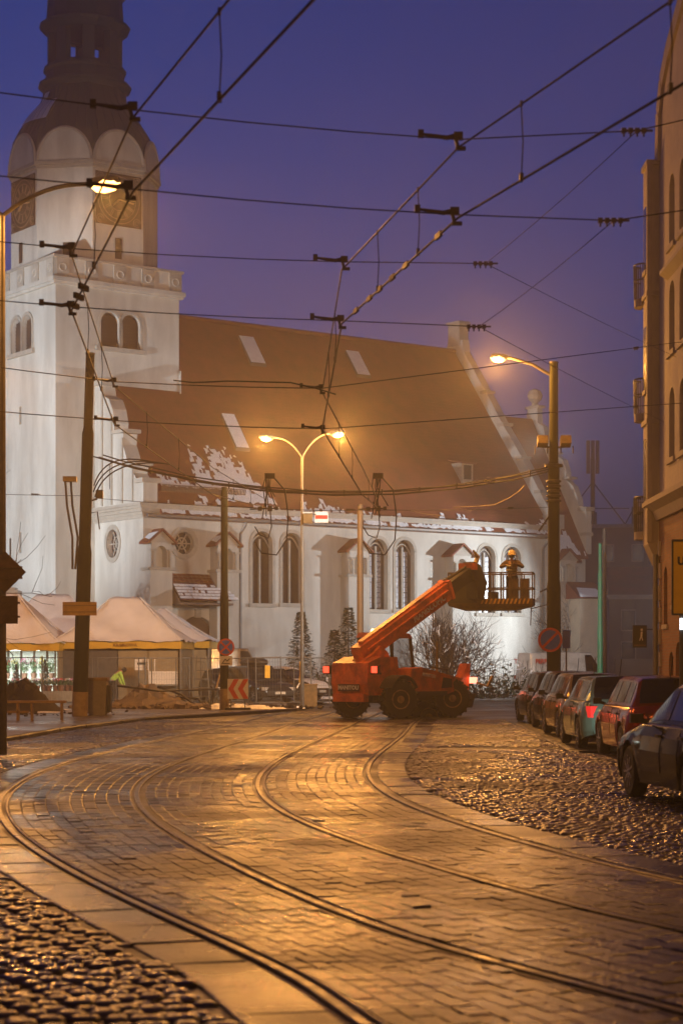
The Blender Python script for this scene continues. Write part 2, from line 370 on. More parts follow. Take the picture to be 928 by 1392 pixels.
def uvfit(o, ax=(0, 1)):
    """planar uv in metres from two object axes"""
    me = o.data; uv = me.uv_layers.new(name='uv')
    for lp in me.loops:
        c = me.vertices[lp.vertex_index].co; uv.data[lp.index].uv = (c[ax[0]], c[ax[1]])
    return o
def holed(b, outer, holes, plane, depth, flip=False):
    """flat wall with holes and their reveals. plane maps (u, z, t) -> xyz, t = depth into the wall"""
    loops = [outer] + holes; tris = tessellate_polygon([[Vector((u, z, 0)) for u, z in lp] for lp in loops])
    flat = [p for lp in loops for p in lp]; b.add([plane(u, z, 0) for u, z in flat], [tuple(t) for t in tris])
    for h in holes:
        n = len(h); b.add([plane(u, z, 0) for u, z in h] + [plane(u, z, depth) for u, z in h], [(i, (i + 1) % n, n + (i + 1) % n, n + i) for i in range(n)])
    return b
SP = lambda u, z, t: (u, t, z)          # south wall, depth to the north
def WP(s): return lambda u, z, t: (s + t, u, z)
EAVE = 10.6; RIDGE_W, RIDGE_Z = 9.5, 23.0; S_END = 30.2; SL = (RIDGE_Z - EAVE) / RIDGE_W
wins = [(7.83, 5.2, .68, 8.7), (9.9, 5.25, .68, 8.7), (16.15, 5.0, .68, 8.6), (18.16, 5.05, .70, 8.6), (24.62, 4.95, .68, 8.5), (26.74, 4.98, .70, 8.5)]
circ = lambda u, z, r, n=20, e=1.0: [(u + r * e * math.cos(t), z + r * math.sin(t)) for t in np.linspace(0, 2 * math.pi, n, endpoint=False)]
holes = [arch(u, z0, hw, zs - .05, 12) for u, z0, hw, zs in wins] + [circ(2.6, 8.45, .62), arch(3.45, 0.02, 1.2, 3.2, 14)]
b = holed(MB(), [(0, 0), (S_END, 0), (S_END, EAVE), (0, EAVE)], holes, SP, .45)
wall = b.build('south_wall'.replace('south_', 'nave_'), M_plas, church, fix=False)
b = holed(MB(), [(0, 0), (5.5, 0), (5.5, EAVE), (0, EAVE)], [circ(3.4, 8.5, .8, e=.85)], WP(0), .4)
b.build('aisle_wall', M_plas, church, fix=False)
MB().bb((.5, 18.9, 0), (S_END, 19, EAVE)).bb((5.6, 5.4, 0), (5.7, 19, RIDGE_Z - 4)).build('back_wall', M_plas, church)
for i, (u, z0, hw, zs) in enumerate(wins):
    f = MB().box((u, .10, z0 - .12), (2 * hw + .5, .42, .2))                      # sill
    for sx in (-1, 1): f.bb((u + sx * hw, -.035, z0), (u + sx * (hw + .2), .02, zs))
    A1 = [(u + (hw + .2) * math.cos(t), zs - .05 + (hw + .2) * math.sin(t)) for t in np.linspace(0, math.pi, 13)]; A0 = [(u + hw * math.cos(t), zs - .05 + hw * math.sin(t)) for t in np.linspace(0, math.pi, 13)]
    for q in range(12): f.prism([A0[q], A1[q], A1[q + 1], A0[q + 1]], -.035, .02)
    w = f.build('window', M_trim, church)
    MB().prism(arch(u, z0, hw, zs - .05, 12), .36, .40).build('pane', M_glass_d, w)
    t = MB().bb((u - .05, .25, z0), (u + .05, .36, zs + .2))
    for sx in (-1, 1):
        t.tube([(u + sx * hw * c, .3, zs + .3 - .45 * c * c * 1.6 + .1) for c in np.linspace(0, 1, 6)], .045, 5)
    t.build('mullion', M_trim, w)
    if i in (2, 3, 4, 5):  # strips of light painted as pale pieces, left half of each light
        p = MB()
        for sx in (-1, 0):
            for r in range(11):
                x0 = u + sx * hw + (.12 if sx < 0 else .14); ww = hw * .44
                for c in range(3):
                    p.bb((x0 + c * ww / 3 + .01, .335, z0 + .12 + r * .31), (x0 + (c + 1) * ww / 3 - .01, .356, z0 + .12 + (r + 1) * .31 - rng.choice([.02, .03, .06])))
        p.build('light_on_glass', M_glass_lit, w)['kind'] = 'stuff'
for par, pl, u, z, r, e in ((church, SP, 2.6, 8.45, .62, 1), (church, WP(0), 3.4, 8.5, .8, .85)):
    f = MB(); o1 = circ(u, z, r + .28, 24, e); o0 = circ(u, z, r, 24, e)
    for q in range(24):
        k = (q + 1) % 24; vs = [pl(*p, t) for t in (-.05, .1) for p in (o0[q], o1[q], o1[k], o0[k])]
        f.add(vs, [(0, 1, 2, 3), (4, 7, 6, 5), (1, 5, 6, 2), (0, 3, 7, 4)])
    w = f.build('round_window', M_trim, par)
    g = MB(); n_ = 24; g.add([pl(*p, .3) for p in circ(u, z, r, n_, e)], [tuple(range(n_))]); g.build('pane', M_glass_d, w)
    tr = MB()
    for a in range(6): tr.bar(pl(u, z, .24), pl(u + r * e * math.cos(a * math.pi / 3), z + r * math.sin(a * math.pi / 3), .24), .07)
    tr.tube([pl(*p, .24) for p in circ(u, z, r * .5, 16, e)] + [pl(u + r * .5 * e, z, .24)], .04, 4).build('tracery', M_trim, w)
# portal door under the porch roof
dr = MB().prism(arch(3.45, 0.02, 1.2, 3.2, 14), .38, .44).build('door', M_shut, church); 
boxes('door_board', M_shut, dr, [((2.35 + i * .32, .34, .1), (2.35 + i * .32 + .28, .378, 3.1)) for i in range(7)]); MB().box((3.45, -.08, 4.55), (.35, .2, .5)).build('keystone', M_trim, church)
# cornice
b = MB()
for z, t, hgt in ((9.75, .10, .18), (9.93, .16, .16), (10.09, .26, .18), (10.27, .38, .14), (10.41, .48, .16)):
    b.bb((-t, -t, z), (S_END + .2, .05, z + hgt)); b.bb((-t, .05, z), (.05, 5.5, z + hgt))
b.build('cornice', M_trim, church)
# roof planes
def slab(pts, th=.16, dz=0.0):
    b = MB(); n = len(pts); b.add(pts + [(x, y, z - th) for x, y, z in pts], [tuple(range(n)), tuple(n + i for i in reversed(range(n)))] + [(i, n + i, n + (i + 1) % n, (i + 1) % n) for i in range(n)]); return b
zr = lambda w: EAVE + SL * w
rf = slab([(.9, -.55, zr(-.55)), (S_END - .3, -.55, zr(-.55)), (S_END - .3, RIDGE_W, zr(RIDGE_W)), (5.6, RIDGE_W, zr(RIDGE_W)), (5.6, 5.55, zr(5.55)), (.9, 5.55, zr(5.55))])
rf.add([(5.6, RIDGE_W, RIDGE_Z), (S_END - .3, RIDGE_W, RIDGE_Z), (S_END - .3, 19.3, EAVE - .3), (5.6, 19.3, EAVE - .3)], [(0, 1, 2, 3)])
roof = uvfit(rf.build('roof', M_tile, church), (0, 1)); MB().tube([(5.6, RIDGE_W, RIDGE_Z + .05), (S_END - .3, RIDGE_W, RIDGE_Z + .05)], .16, 6).build('ridge_cap', M_tile, roof)
MB().tube([(-.1, -.62, EAVE - .75), (S_END - .4, -.62, EAVE - .75)], .11, 6).build('gutter', mat('zinc', (.2, .19, .18), .5, .2, 5, metal=.6), roof)
# dormer hatch and flat snow covered skylights
for (s0, s1, w0, w1) in ((11.8, 13.0, 7.3, 8.7), (19.95, 21.1, 7.3, 8.6), (7.8, 8.8, 2.75, 4.4)):
    b = slab([(s0, w0, zr(w0) + .2), (s1, w0, zr(w0) + .2), (s1, w1, zr(w1) + .2), (s0, w1, zr(w1) + .2)], .22); k = b.build('skylight', M_shut, roof)
    g = MB(); ns = 9
    for i in range(ns):
        a0 = w0 + (w1 - w0) * i / ns; a1 = w0 + (w1 - w0) * (i + .86) / ns
        g.add([(s0 + .06, a0, zr(a0) + .24), (s1 - .06, a0, zr(a0) + .24), (s1 - .06, a1, zr(a1) + .27), (s0 + .06, a1, zr(a1) + .27)], [(0, 1, 2, 3)])
    g.build('snow_strip', M_snow, k)
b = MB().bb((24.2, 1.9, zr(1.7)), (25.1, 3.3, zr(2.25) + .95)); k = b.build('dormer', M_trim, roof)
MB().bb((24.35, 1.88, zr(1.9) + .35), (24.95, 1.9, zr(1.9) + 1.25)).build('dormer_window', M_glass_d, k)
slab([(24.05, 1.75, zr(1.9) + 1.42), (25.25, 1.75, zr(1.9) + 1.42), (25.25, 3.6, zr(1.9) + 1.75), (24.05, 3.6, zr(1.9) + 1.75)], .1).build('dormer_roof', M_tile, k)
# snow lying on the roof: grid cells kept under a ragged outline
def snow_on(plane, s0, s1, h, parent, step=.16, base=.05, seed=0, name='roof_snow'):
    r = np.random.default_rng(seed); ns = int((s1 - s0) / step); b = MB(); nu = 40
    ph = r.uniform(0, 6, 9); V = {}
    def hh(s): return h(s) + .22 * sum(math.sin(s * (1.7 + 1.9 * k) + ph[k]) / (1 + .55 * k) for k in range(6))
    for i in range(ns):
        s = s0 + i * step; top = hh(s)
        for j in range(int(max(0, top) / step)):
            if r.random() < .06 + .72 * (j * step / max(top, .1)) ** 2.6 and j > 0: continue
            for (a, c) in ((i, j), (i + 1, j), (i + 1, j + 1), (i, j + 1)):
                if (a, c) not in V:
                    V[a, c] = len(b.v); b.v.append(plane(s0 + a * step + r.uniform(-.05, .05), c * step + r.uniform(-.05, .05), base + r.uniform(0, .07)))
            b.f.append((V[i, j], V[i + 1, j], V[i + 1, j + 1], V[i, j + 1]))
    if b.f: o = b.build(name, M_snow, parent, smooth=True); o['kind'] = 'stuff'
RPL = lambda s, u, t: (s, -.5 + u, zr(-.5 + u) + t)
def eh(s):
    v = np.interp(s, [.9, 1.5, 2.5, 3.4, 3.9, 4.4, 5.2, 5.6, 6.4, 7.0, 7.6, 8.6, 9.2, 10, 11.2, 12, 13, 13.6, 14.4, 15, 16.4, 17, 18.4, 19.2, 21, 22, 23.5, 25, 27, 28, 28.8, 29.6, 30],
                     [.5, .5, .5, .6, .8, .5, .5, .5, .45, .5, .5, .45, .3, .7, .8, .7, 1.1, .9, .15, .6, .1, .8, .2, .0, .75, .5, .5, .2, .2, .6, .9, .8, .6]); return float(v)
snow_on(RPL, .95, 29.7, eh, roof, .15, seed=3)
snow_on(lambda s, u, t: (s, .75 + u, zr(.75 + u) + t), 1.6, 8.3, lambda s: float(np.interp(s, [1.6, 2.4, 3.2, 4.1, 4.5, 5.0, 5.3, 5.5, 6.2, 6.6, 7.4, 8.3], [.5, .35, .5, .9, 2.2, 1.4, .5, 2.0, 2.1, 1.8, .8, .2])), roof, .14, seed=5)
snow_on(lambda s, u, t: (s, 0.2 + u, zr(.2 + u) + t), 5.6, 9.0, lambda s: float(np.interp(s, [5.6, 6.2, 7.4, 8.2, 9], [1, 2.2, 2.6, 1.2, .1])), roof, .14, seed=6)
g = MB(); w_ = .55
for k in range(56): s = 1.5 + k * .1; g.bar((s, w_, zr(w_)), (s, w_ - .08, zr(w_) + .38), .035)
for dz in (.12, .38): g.bar((1.5, w_ - .08 * dz / .38, zr(w_) + dz), (7.0, w_ - .08 * dz / .38, zr(w_) + dz), .04)
g.build('snow_guard', M_shut, roof)
# west gable of the aisle with stepped volutes (y,z outline)
gab = [(0, EAVE), (5.5, EAVE), (5.5, 17.9), (4.85, 17.9), (4.75, 17.5), (4.6, 17.0), (3.85, 16.7), (3.45, 16.1), (3.2, 15.3), (3.3, 14.7), (2.2, 14.6), (2.3, 14.0), (2.0, 13.5), (1.75, 13.0), (1.85, 12.75), (.95, 12.7), (1.1, 12.3), (.75, 11.95), (.6, 11.6), (.6, 11.85), (0, 11.85)]
gb = MB().prism(gab, .0, .9, 'x').build('west_gable'.replace('west_', ''), M_plas, church)
boxes('gable_step', M_trim, gb, [((-.12, 4.5, 17.6), (1.0, 5.55, 17.95)), ((-.16, -.16, 11.7), (1.05, .75, 11.95))] + [((-.14, w - .75, z), (1.02, w + .55, z + .2)) for w, z in ((2.75, 14.65), (1.4, 12.72))])
boxes('pilaster_strip', M_trim, gb, [((-.07, w - .08, EAVE + .1), (.0, w + .08, EAVE + 1.0 + 1.2 * w)) for w in (1.15, 2.3, 3.5, 4.6)])
MB().bb((-.03, 3.55, 11.6), (0.02, 3.75, 13)).build('slit_window', M_dark, gb)
# buttresses with little gabled niches
def buttress(s0, s1, z0, niche=True, dp=.85):
    c = (s0 + s1) / 2
    bt = MB().bb((s0, -dp, 0), (s1, .0, z0)).build('buttress', M_plas, church)
    MB().bb((s0 - .14, -dp - .14, z0), (s1 + .14, 0.0, z0 + .16)).build('niche_base', M_trim, bt)
    h = MB(); zt = z0 + 1.55; fr = -dp; A = arch(c, z0 + .16, .34, z0 + 1.0, 8)
    holed(h, [(s0 + .06, z0 + .16), (s1 - .06, z0 + .16), (s1 - .06, zt), (s0 + .06, zt)], [[(u, min(zt - .05, z)) for u, z in A]], lambda u, z, t: (u, fr + t, z), .5)
    h.bb((s0 + .06, fr + .02, z0 + .16), (s0 + .08, 0, zt)).bb((s1 - .08, fr + .02, z0 + .16), (s1 - .06, 0, zt))
    h.add([(s0 + .06, fr + .5, z0 + .1), (s1 - .06, fr + .5, z0 + .1), (s1 - .06, fr + .5, zt), (s0 + .06, fr + .5, zt)], [(0, 1, 2, 3)])
    h.build('niche', M_trim if False else M_plas, bt, fix=False)
    for sx in (-1, 1): MB().tube([(c + sx * .52, fr - .04, z0 + .16), (c + sx * .52, fr - .04, z0 + 1.05)], .09, 6).box((c + sx * .55, fr, z0 + 1.1), (.34, .3, .1)).build('niche_column', M_trim, bt)
    r = MB(); hw = (s1 - s0) / 2 + .22; za = zt + .75
    for sx in (-1, 1):
        pts = [(c, fr - .2, za), (c + sx * hw, fr - .2, zt), (c + sx * hw, .02, zt), (c, .02, za)]
        r.add(pts + [(x, y, z - .12) for x, y, z in pts], [(0, 1, 2, 3), (4, 7, 6, 5), (0, 4, 5, 1), (1, 5, 6, 2), (2, 6, 7, 3)])
    rr = r.build('niche_roof', M_tile, bt); uvfit(rr)
    MB().prism([(c - hw + .15, zt - .02), (c + hw - .15, zt - .02), (c, za - .12)], fr - .05, fr + .05).build('pediment', M_trim, bt)
    if s0 < 6:
        sn = MB(); x0, x1 = c - hw * .9, c - hw * .25; zz = lambda x: za - (c - x) / hw * (za - zt) + .03
        sn.add([(x0, fr - .1, zz(x0)), (x1, fr - .1, zz(x1)), (x1 - .1, -.1, zz(x1 - .1)), (x0 + .2, -.1, zz(x0 + .2))], [(0, 1, 2, 3)]); sn.build('snow_patch', M_snow, bt)
    MB().bb((s0 - .1, -dp - .1, 0), (s1 + .1, 0, 1.0)).build('plinth', M_trim, bt)
for s0, s1 in ((-.05, 1.35), (4.25, 5.65), (13.35, 14.85), (21.2, 22.7), (30.0, 31.5)): buttress(s0, s1, 6.85)
for a, c in ((5.65, 13.35), (14.85, 21.2), (22.7, 30.0)): MB().bb((a, -.12, 0), (c, 0, 1.05)).build('plinth', M_trim, church)
# porch roof over the portal: rows of tiles with snow on the lower rows
pr = MB(); ps = lambda s, k: None
rows = 9; porch = None
for r_ in range(rows):
    t0, t1 = r_ / rows, (r_ + 1.25) / rows; y0, y1 = 0 - 1.5 * t0, 0 - 1.5 * t1; z0, z1 = 6.75 - 1.55 * t0, 6.75 - 1.55 * t1
    for s0 in np.arange(1.5, 4.2 + .6 * t0, .3):
        pr.add([(s0, y0, z0), (s0 + .28, y0, z0), (s0 + .28, y1, z1 + .06), (s0 + .14, y1 - .06, z1 + .06), (s0, y1, z1 + .06)], [(0, 4, 3, 2, 1)])
porch = pr.build('porch_roof', M_tile, church, fix=False); uvfit(porch)
sn = MB()
for r_ in range(4, rows):
    t0, t1 = r_ / rows, (r_ + .8) / rows
    for s0 in np.arange(1.5, 4.4 + .1 * r_, .14):
        if s0 > 2.4 + .42 * r_ or rng.random() < .06: continue
        y0, y1 = -1.5 * t0 - .02, -1.5 * t1 + rng.uniform(-.03, .04); z0, z1 = 6.83 - 1.55 * t0, 6.83 - 1.55 * (t1)
        sn.add([(s0, y0, z0), (s0 + .14, y0, z0), (s0 + .14, y1, z1), (s0, y1, z1)], [(0, 3, 2, 1)])
k = sn.build('roof_snow', M_snow, porch); k['kind'] = 'stuff'
MB().bb((1.45, -1.5, 4.98), (4.9, 0, 5.1)).prism([(0, 6.6), (0, 5.0), (-1.4, 5.1)], 1.5, 1.58, 'x').build('porch_soffit', M_shut, porch)
# downpipes
for s in (6.35, 29.3):
    MB().tube([(s, -.6, 9.9), (s, -.5, 9.6), (s - .1, -.14, 9.1), (s - .1, -.14, .1)], .09, 6).build('downpipe', MATS['zinc'], church)
# east gable of the nave: stepped parapet above the roof slope, and its volutes on the east side
pts = [(0, EAVE)]; 
edge = [(-.4, 10.6), (.6, 11.9), (1.6, 13.3), (2.6, 14.6), (3.6, 15.9), (4.6, 17.1), (5.6, 18.5), (6.6, 19.8), (7.6, 21.1), (8.6, 22.4), (8.7, 23.2), (9.5, 23.2)]
full = edge + [(19 - w, z) for w, z in reversed(edge[:-1])]
eg = MB().prism([(-.4, 8.0)] + [(w, z + .55) for w, z in full] + [(19.4, 8.0)], S_END - .35, S_END + .25, 'x').build('gable', M_plas, church)
boxes('gable_step', M_trim, eg, [((S_END - .45, w - .35, zr(w) + .75), (S_END + .4, w + .25, zr(w) + .95)) for w in (1.1, 2.9, 4.7, 6.5)])
MB().bb((S_END - .5, -.6, 10.4), (S_END + .4, .5, 11.3)).build('gable_foot', M_trim, eg)
MB().bb((S_END - .45, 8.9, 23.4), (S_END + .35, 10.1, 24.9)).bb((S_END - .55, 8.8, 24.9), (S_END + .45, 10.2, 25.05)).build('gable_cap', M_trim, eg)
# chapel at the east end, lower eaves, and its own volute gable
holed(MB(), [(S_END + .25, 0), (33.0, 0), (33.0, 8.9), (S_END + .25, 8.9)], [], SP, .3).bb((32.8, 0.01, 0), (33.0, 10, 8.9)).build('chapel_wall', M_plas, church)
r2 = slab([(S_END + .2, -.4, 8.7), (32.9, -.4, 8.7), (32.9, 5.0, 18.2), (S_END + .2, 5.0, 18.2)]); r2.add([(S_END + .2, 5, 18.2), (32.9, 5, 18.2), (32.9, 10.4, 8.7), (S_END + .2, 10.4, 8.7)], [(0, 1, 2, 3)])
cr = uvfit(r2.build('chapel_roof', M_tile, church))
snow_on(lambda s, u, t: (s, -.4 + u, 8.7 + 1.76 * u + t), S_END + .3, 32.8, lambda s: float(np.interp(s, [30, 31.5, 33], [.75, .6, .3])), cr, .15, seed=9)
vol = [(0, 8.9), (-.25, 8.9), (-.25, 11.9), (.5, 12.1), (.6, 12.6), (1.0, 13.4), (1.7, 13.9), (1.65, 14.4), (2.0, 15.2), (2.7, 15.6), (3.1, 16.4), (3.7, 16.9), (3.9, 17.6), (4.45, 17.9), (4.5, 18.9)]
vol = vol + [(10 - w, z) for w, z in reversed(vol)]
vg = MB().prism(vol, 32.85, 33.3, 'x').build('gable', M_plas, church)
boxes('gable_step', M_trim, vg, [((32.7, -.4, 11.7), (33.45, .4, 11.95)), ((32.75, -.32, 10.1), (33.4, .3, 10.3)), ((32.7, 1.2, 13.9), (33.45, 1.9, 14.05)), ((32.7, 2.6, 15.65), (33.45, 3.1, 15.8))])
b = MB().bb((32.8, 4.3, 18.9), (33.4, 5.7, 19.08)); b.lathe((33.1, 5, 19.05), [(.25, 0), (.2, .25), (.45, .5), (.52, .75), (.4, 1.05), (.1, 1.2)], 10).build('gable_cap', M_trim, vg)
# ------------------------------------------------------------ tower
T0, T1, TY0, TY1 = -2.5, 5.6, 5.5, 13.6; TC = (1.55, 9.55)
b = MB()
sw = [arch(.99, 19.95, .62, 21.35, 8), arch(2.35, 19.95, .62, 21.35, 8)]
holed(b, [(T0, 0), (T1, 0), (T1, 23.6), (T0, 23.6)], sw, lambda u, z, t: (u, TY0 + t, z), .4)
ww = [arch(9.0, 19.9, .62, 21.35, 8), arch(10.4, 19.9, .62, 21.35, 8)]; slit = [[(9.75, 15.7), (10.05, 15.7), (10.05, 16.75), (9.75, 16.75)], [(9.75, 8.2), (10.05, 8.2), (10.05, 9.4), (9.75, 9.4)]]
holed(b, [(TY0, 0), (TY1, 0), (TY1, 23.6), (TY0, 23.6)], ww + slit, lambda u, z, t: (T0 + t, u, z), .4)
b.add([(T1, TY0, 0), (T1, TY1, 0), (T1, TY1, 23.6), (T1, TY0, 23.6)], [(0, 1, 2, 3)]).add([(T0, TY1, 0), (T1, TY1, 0), (T1, TY1, 23.6), (T0, TY1, 23.6)], [(0, 1, 2, 3)])
tw = b.build('tower', M_plas, church, fix=False)
def belfry(pl, us, z0, r, zs):
    f = MB()
    for u in us:
        A1 = [(u + (r + .17) * math.cos(t), zs + (r + .17) * math.sin(t)) for t in np.linspace(0, math.pi, 9)]; A0 = [(u + r * math.cos(t), zs + r * math.sin(t)) for t in np.linspace(0, math.pi, 9)]
        A0 = [(u + r, z0)] + A0 + [(u - r, z0)]; A1 = [(u + r + .17, z0)] + A1 + [(u - r - .17, z0)]
        for q in range(len(A0) - 1):
            vs = [pl(*p, t) for t in (-.06, .04) for p in (A0[q], A1[q], A1[q + 1], A0[q + 1])]; f.add(vs, [(0, 1, 2, 3), (1, 5, 6, 2), (0, 3, 7, 4)])
    uc = sum(us) / len(us); vs = [pl(uc + a, z0 - .25 + c, t) for t in (-.18, .1) for a, c in ((-1.65, 0), (1.65, 0), (1.65, .25), (-1.65, .25))]
    f.add(vs, [(0, 1, 2, 3), (0, 4, 5, 1), (3, 2, 6, 7), (1, 5, 6, 2), (0, 3, 7, 4)])
    w = f.build('belfry_window', M_trim, church)
    for u in us:
        k = MB(); k.add([pl(u + a, c, .34) for a, c in ((-r, z0), (r, z0), (r, zs + r), (-r, zs + r))], [(0, 1, 2, 3)])
        for i in range(9): z = z0 + .05 + i * .2; k.add([pl(u - r, z, .3), pl(u + r, z, .3), pl(u + r, z + .17, .22), pl(u - r, z + .17, .22)], [(0, 1, 2, 3)])
        k.build('louvre', M_louv, w)
belfry(lambda u, z, t: (u, TY0 + t, z), (.99, 2.35), 19.95, .62, 21.35); belfry(lambda u, z, t: (T0 + t, u, z), (9.0, 10.4), 19.9, .62, 21.35)
k = MB()
for sl in slit: k.add([(T0 + .3, u, z) for u, z in sl], [(0, 1, 2, 3)])
k.build('slit_window', M_dark, church)
# parapet with framed panels
p = MB().bb((T0 - .3, TY0 - .3, 23.35), (T1 + .3, TY1 + .3, 23.6)).bb((T0 - .2, TY0 - .2, 23.2), (T1 + .2, TY1 + .2, 23.35))
p.bb((T0 - .12, TY0 - .12, 23.6), (T1 + .12, TY0 + .2, 24.7)).bb((T0 - .12, TY0 - .12, 23.6), (T0 + .2, TY1 + .12, 24.7)).bb((T1 - .2, TY0 - .12, 23.6), (T1 + .12, TY1 + .12, 24.7)).bb((T0 - .12, TY1 - .2, 23.6), (T1 + .12, TY1 + .12, 24.7))
par = p.build('parapet', M_plas, church)
q = MB().bb((T0 - .22, TY0 - .22, 24.7), (T1 + .22, TY0 + .25, 24.85)).bb((T0 - .22, TY0 + .25, 24.7), (T0 + .25, TY1 + .22, 24.85)).bb((T1 - .25, TY0 + .25, 24.7), (T1 + .22, TY1 + .22, 24.85))
for i in range(5):
    u = T0 + .35 + i * (T1 - T0 - .7) / 4; q.bb((u - .4, TY0 - .2, 23.62), (u + .4, TY0 - .1, 24.68)); v = TY0 + .35 + i * (TY1 - TY0 - .7) / 4; q.bb((T0 - .2, v - .4, 23.62), (T0 - .1, v + .4, 24.68))
q.build('parapet_post', M_trim, par)
q = MB()
for i in range(5):
    u = T0 + .35 + i * (T1 - T0 - .7) / 4; v = TY0 + .35 + i * (TY1 - TY0 - .7) / 4
    q.tube([(u + .22 * math.cos(t), TY0 - .21, 24.15 + .22 * math.sin(t)) for t in np.linspace(0, 6.28, 12)], .03, 4); q.tube([(T0 - .21, v + .22 * math.cos(t), 24.15 + .22 * math.sin(t)) for t in np.linspace(0, 6.28, 12)], .03, 4)
q.build('parapet_rosette', M_plas, par)['kind'] = 'stuff'
# octagon
AP = 4.0; RO = AP / math.cos(math.pi / 8); TCx, TCy = TC
octv = lambda r, z: [(TCx + r * math.cos(math.pi / 8 + i * math.pi / 4), TCy + r * math.sin(math.pi / 8 + i * math.pi / 4), z) for i in range(8)]
b = MB(); rings = [(RO, 23.6), (RO, 30.35)]
for r_, z in rings: b.v += octv(r_, z)
b.f += [(i, (i + 1) % 8, 8 + (i + 1) % 8, 8 + i) for i in range(8)]
og = b.build('octagon_drum', M_plas, church)
b = MB()
for (r_, z0, z1) in ((RO + .1, 30.2, 30.38), (RO + .22, 30.38, 30.6)):
    v0 = octv(r_, z0) + octv(r_, z1); b.add(v0, [(i, (i + 1) % 8, 8 + (i + 1) % 8, 8 + i) for i in range(8)] + [tuple(range(8, 16)), tuple(reversed(range(8)))])
b.build('octagon_cornice', M_trim, og)
def face(i, ap=AP):
    a = i * math.pi / 4; n_ = Vector((math.cos(a), math.sin(a), 0)); t_ = Vector((-math.sin(a), math.cos(a), 0)); o_ = Vector((TCx, TCy, 0)) + n_ * ap
    return lambda u, z, t=0: tuple(o_ + t_ * u + n_ * t + Vector((0, 0, z)))
HWF = AP * math.tan(math.pi / 8)
for i in range(8):
    F = face(i, AP + .02)
    ar = [(HWF * .93 * math.cos(t), 30.6 + HWF * 1.1 * math.sin(t)) for t in np.linspace(0, math.pi, 14)]
    l_ = MB(); n = 14; l_.add([F(u, z, .10) for u, z in ar] + [F(u, z, -.8) for u, z in ar], [tuple(range(n))] + [(j, n + j, n + j + 1, j + 1) for j in range(n - 1)])
    lu = l_.build('lunette', M_plas, og)
    l_ = MB(); l_.tube([F(u * 1.05, 30.6 + (z - 30.6) * 1.04, .08) for u, z in ar], .10, 5).build('lunette_rim', M_trim, lu)
    if i in (4, 6):     # clock faces look west and south
        c0, hh_ = 28.5, 1.5
        ck = MB().add([F(-hh_, c0 - hh_, .01), F(hh_, c0 - hh_, .01), F(hh_, c0 + hh_, .01), F(-hh_, c0 + hh_, .01)] + [F(-hh_, c0 - hh_, .05), F(hh_, c0 - hh_, .05), F(hh_, c0 + hh_, .05), F(-hh_, c0 + hh_, .05)], [(4, 5, 6, 7), (0, 1, 5, 4), (1, 2, 6, 5), (2, 3, 7, 6), (3, 0, 4, 7)]).build('clock', M_orn, og)
        d_ = MB()
        for rr in (.62, 1.12, 1.36): d_.tube([F(rr * math.cos(t), c0 + rr * math.sin(t), .06) for t in np.linspace(0, 2 * math.pi, 33)], .022, 4)
        for h_ in range(12):
            a = h_ * math.pi / 6
            for off in (-.05, .05): d_.bar(F(.68 * math.cos(a) - off * math.sin(a), c0 + .68 * math.sin(a) + off * math.cos(a), .06), F(1.08 * math.cos(a) - off * math.sin(a), c0 + 1.08 * math.sin(a) + off * math.cos(a), .06), .035)
        for sx in (-1, 1):
            for sz in (-1, 1):
                for rr in (.12, .24): d_.tube([F(sx * 1.2 + rr * math.cos(t), c0 + sz * 1.2 + rr * math.sin(t), .06) for t in np.linspace(0, 5.2, 12)], .022, 4)
        d_.build('clock_dial', M_line, ck)
        h_ = MB().bar(F(0, c0, .1), F(-.4, c0 - .35, .1), .1).bar(F(0, c0, .12), F(.95, c0 - .12, .12), .07).build('clock_hand', mat('gilt', (.55, .42, .2), .4, .2, 5, metal=.6), ck)
    elif i in (5, 7, 3): pass
    if i in (4, 6):
        s_ = MB().bb((0, 0, 0), (0, 0, 0)) if False else MB()
        u0 = (-.35 if i == 4 else -.0)
        s_.add([F(u0 - .22, 25.1, .015), F(u0 + .22, 25.1, .015), F(u0 + .22, 26.3, .015), F(u0 - .22, 26.3, .015)], [(0, 1, 2, 3)]).build('slit_window', M_orn, og)
    if i == 5: MB().add([F(-.1, 24.9, .015), F(.6, 24.9, .015), F(.6, 25.9, .015), F(-.1, 25.9, .015)], [(0, 1, 2, 3)]).build('hatch', M_orn, og)
# dome, neck, lantern
prof = [(RO - .12, 30.6), (RO + .02, 31.6), (RO - .1, 32.4), (RO - .5, 33.2), (3.35, 33.9), (2.75, 34.6), (2.5, 35.2), (2.42, 35.7)]
b = MB(); sub = 32
for r_, z in prof:
    for j in range(sub):
        a = 2 * math.pi * j / sub + math.pi / 8; k = math.cos(math.pi / 8) / math.cos(((a - math.pi / 8) % (math.pi / 4)) - math.pi / 8); b.v.append((TCx + r_ * k * math.cos(a), TCy + r_ * k * math.sin(a), z))
b.f = [(i * sub + j, i * sub + (j + 1) % sub, (i + 1) * sub + (j + 1) % sub, (i + 1) * sub + j) for i in range(len(prof) - 1) for j in range(sub)]
dome = b.build('dome', M_cop, church, smooth='auto'); sm = MB()
for j in range(40):
    a = 2 * math.pi * j / 40; k = math.cos(math.pi / 8) / math.cos(((a - math.pi / 8) % (math.pi / 4)) - math.pi / 8); sm.tube([(TCx + r_ * k * math.cos(a), TCy + r_ * k * math.sin(a), z + .02) for r_, z in prof[2:]], .03, 3)
sm.build('dome_seam', M_cop, dome)
sn = MB(); 
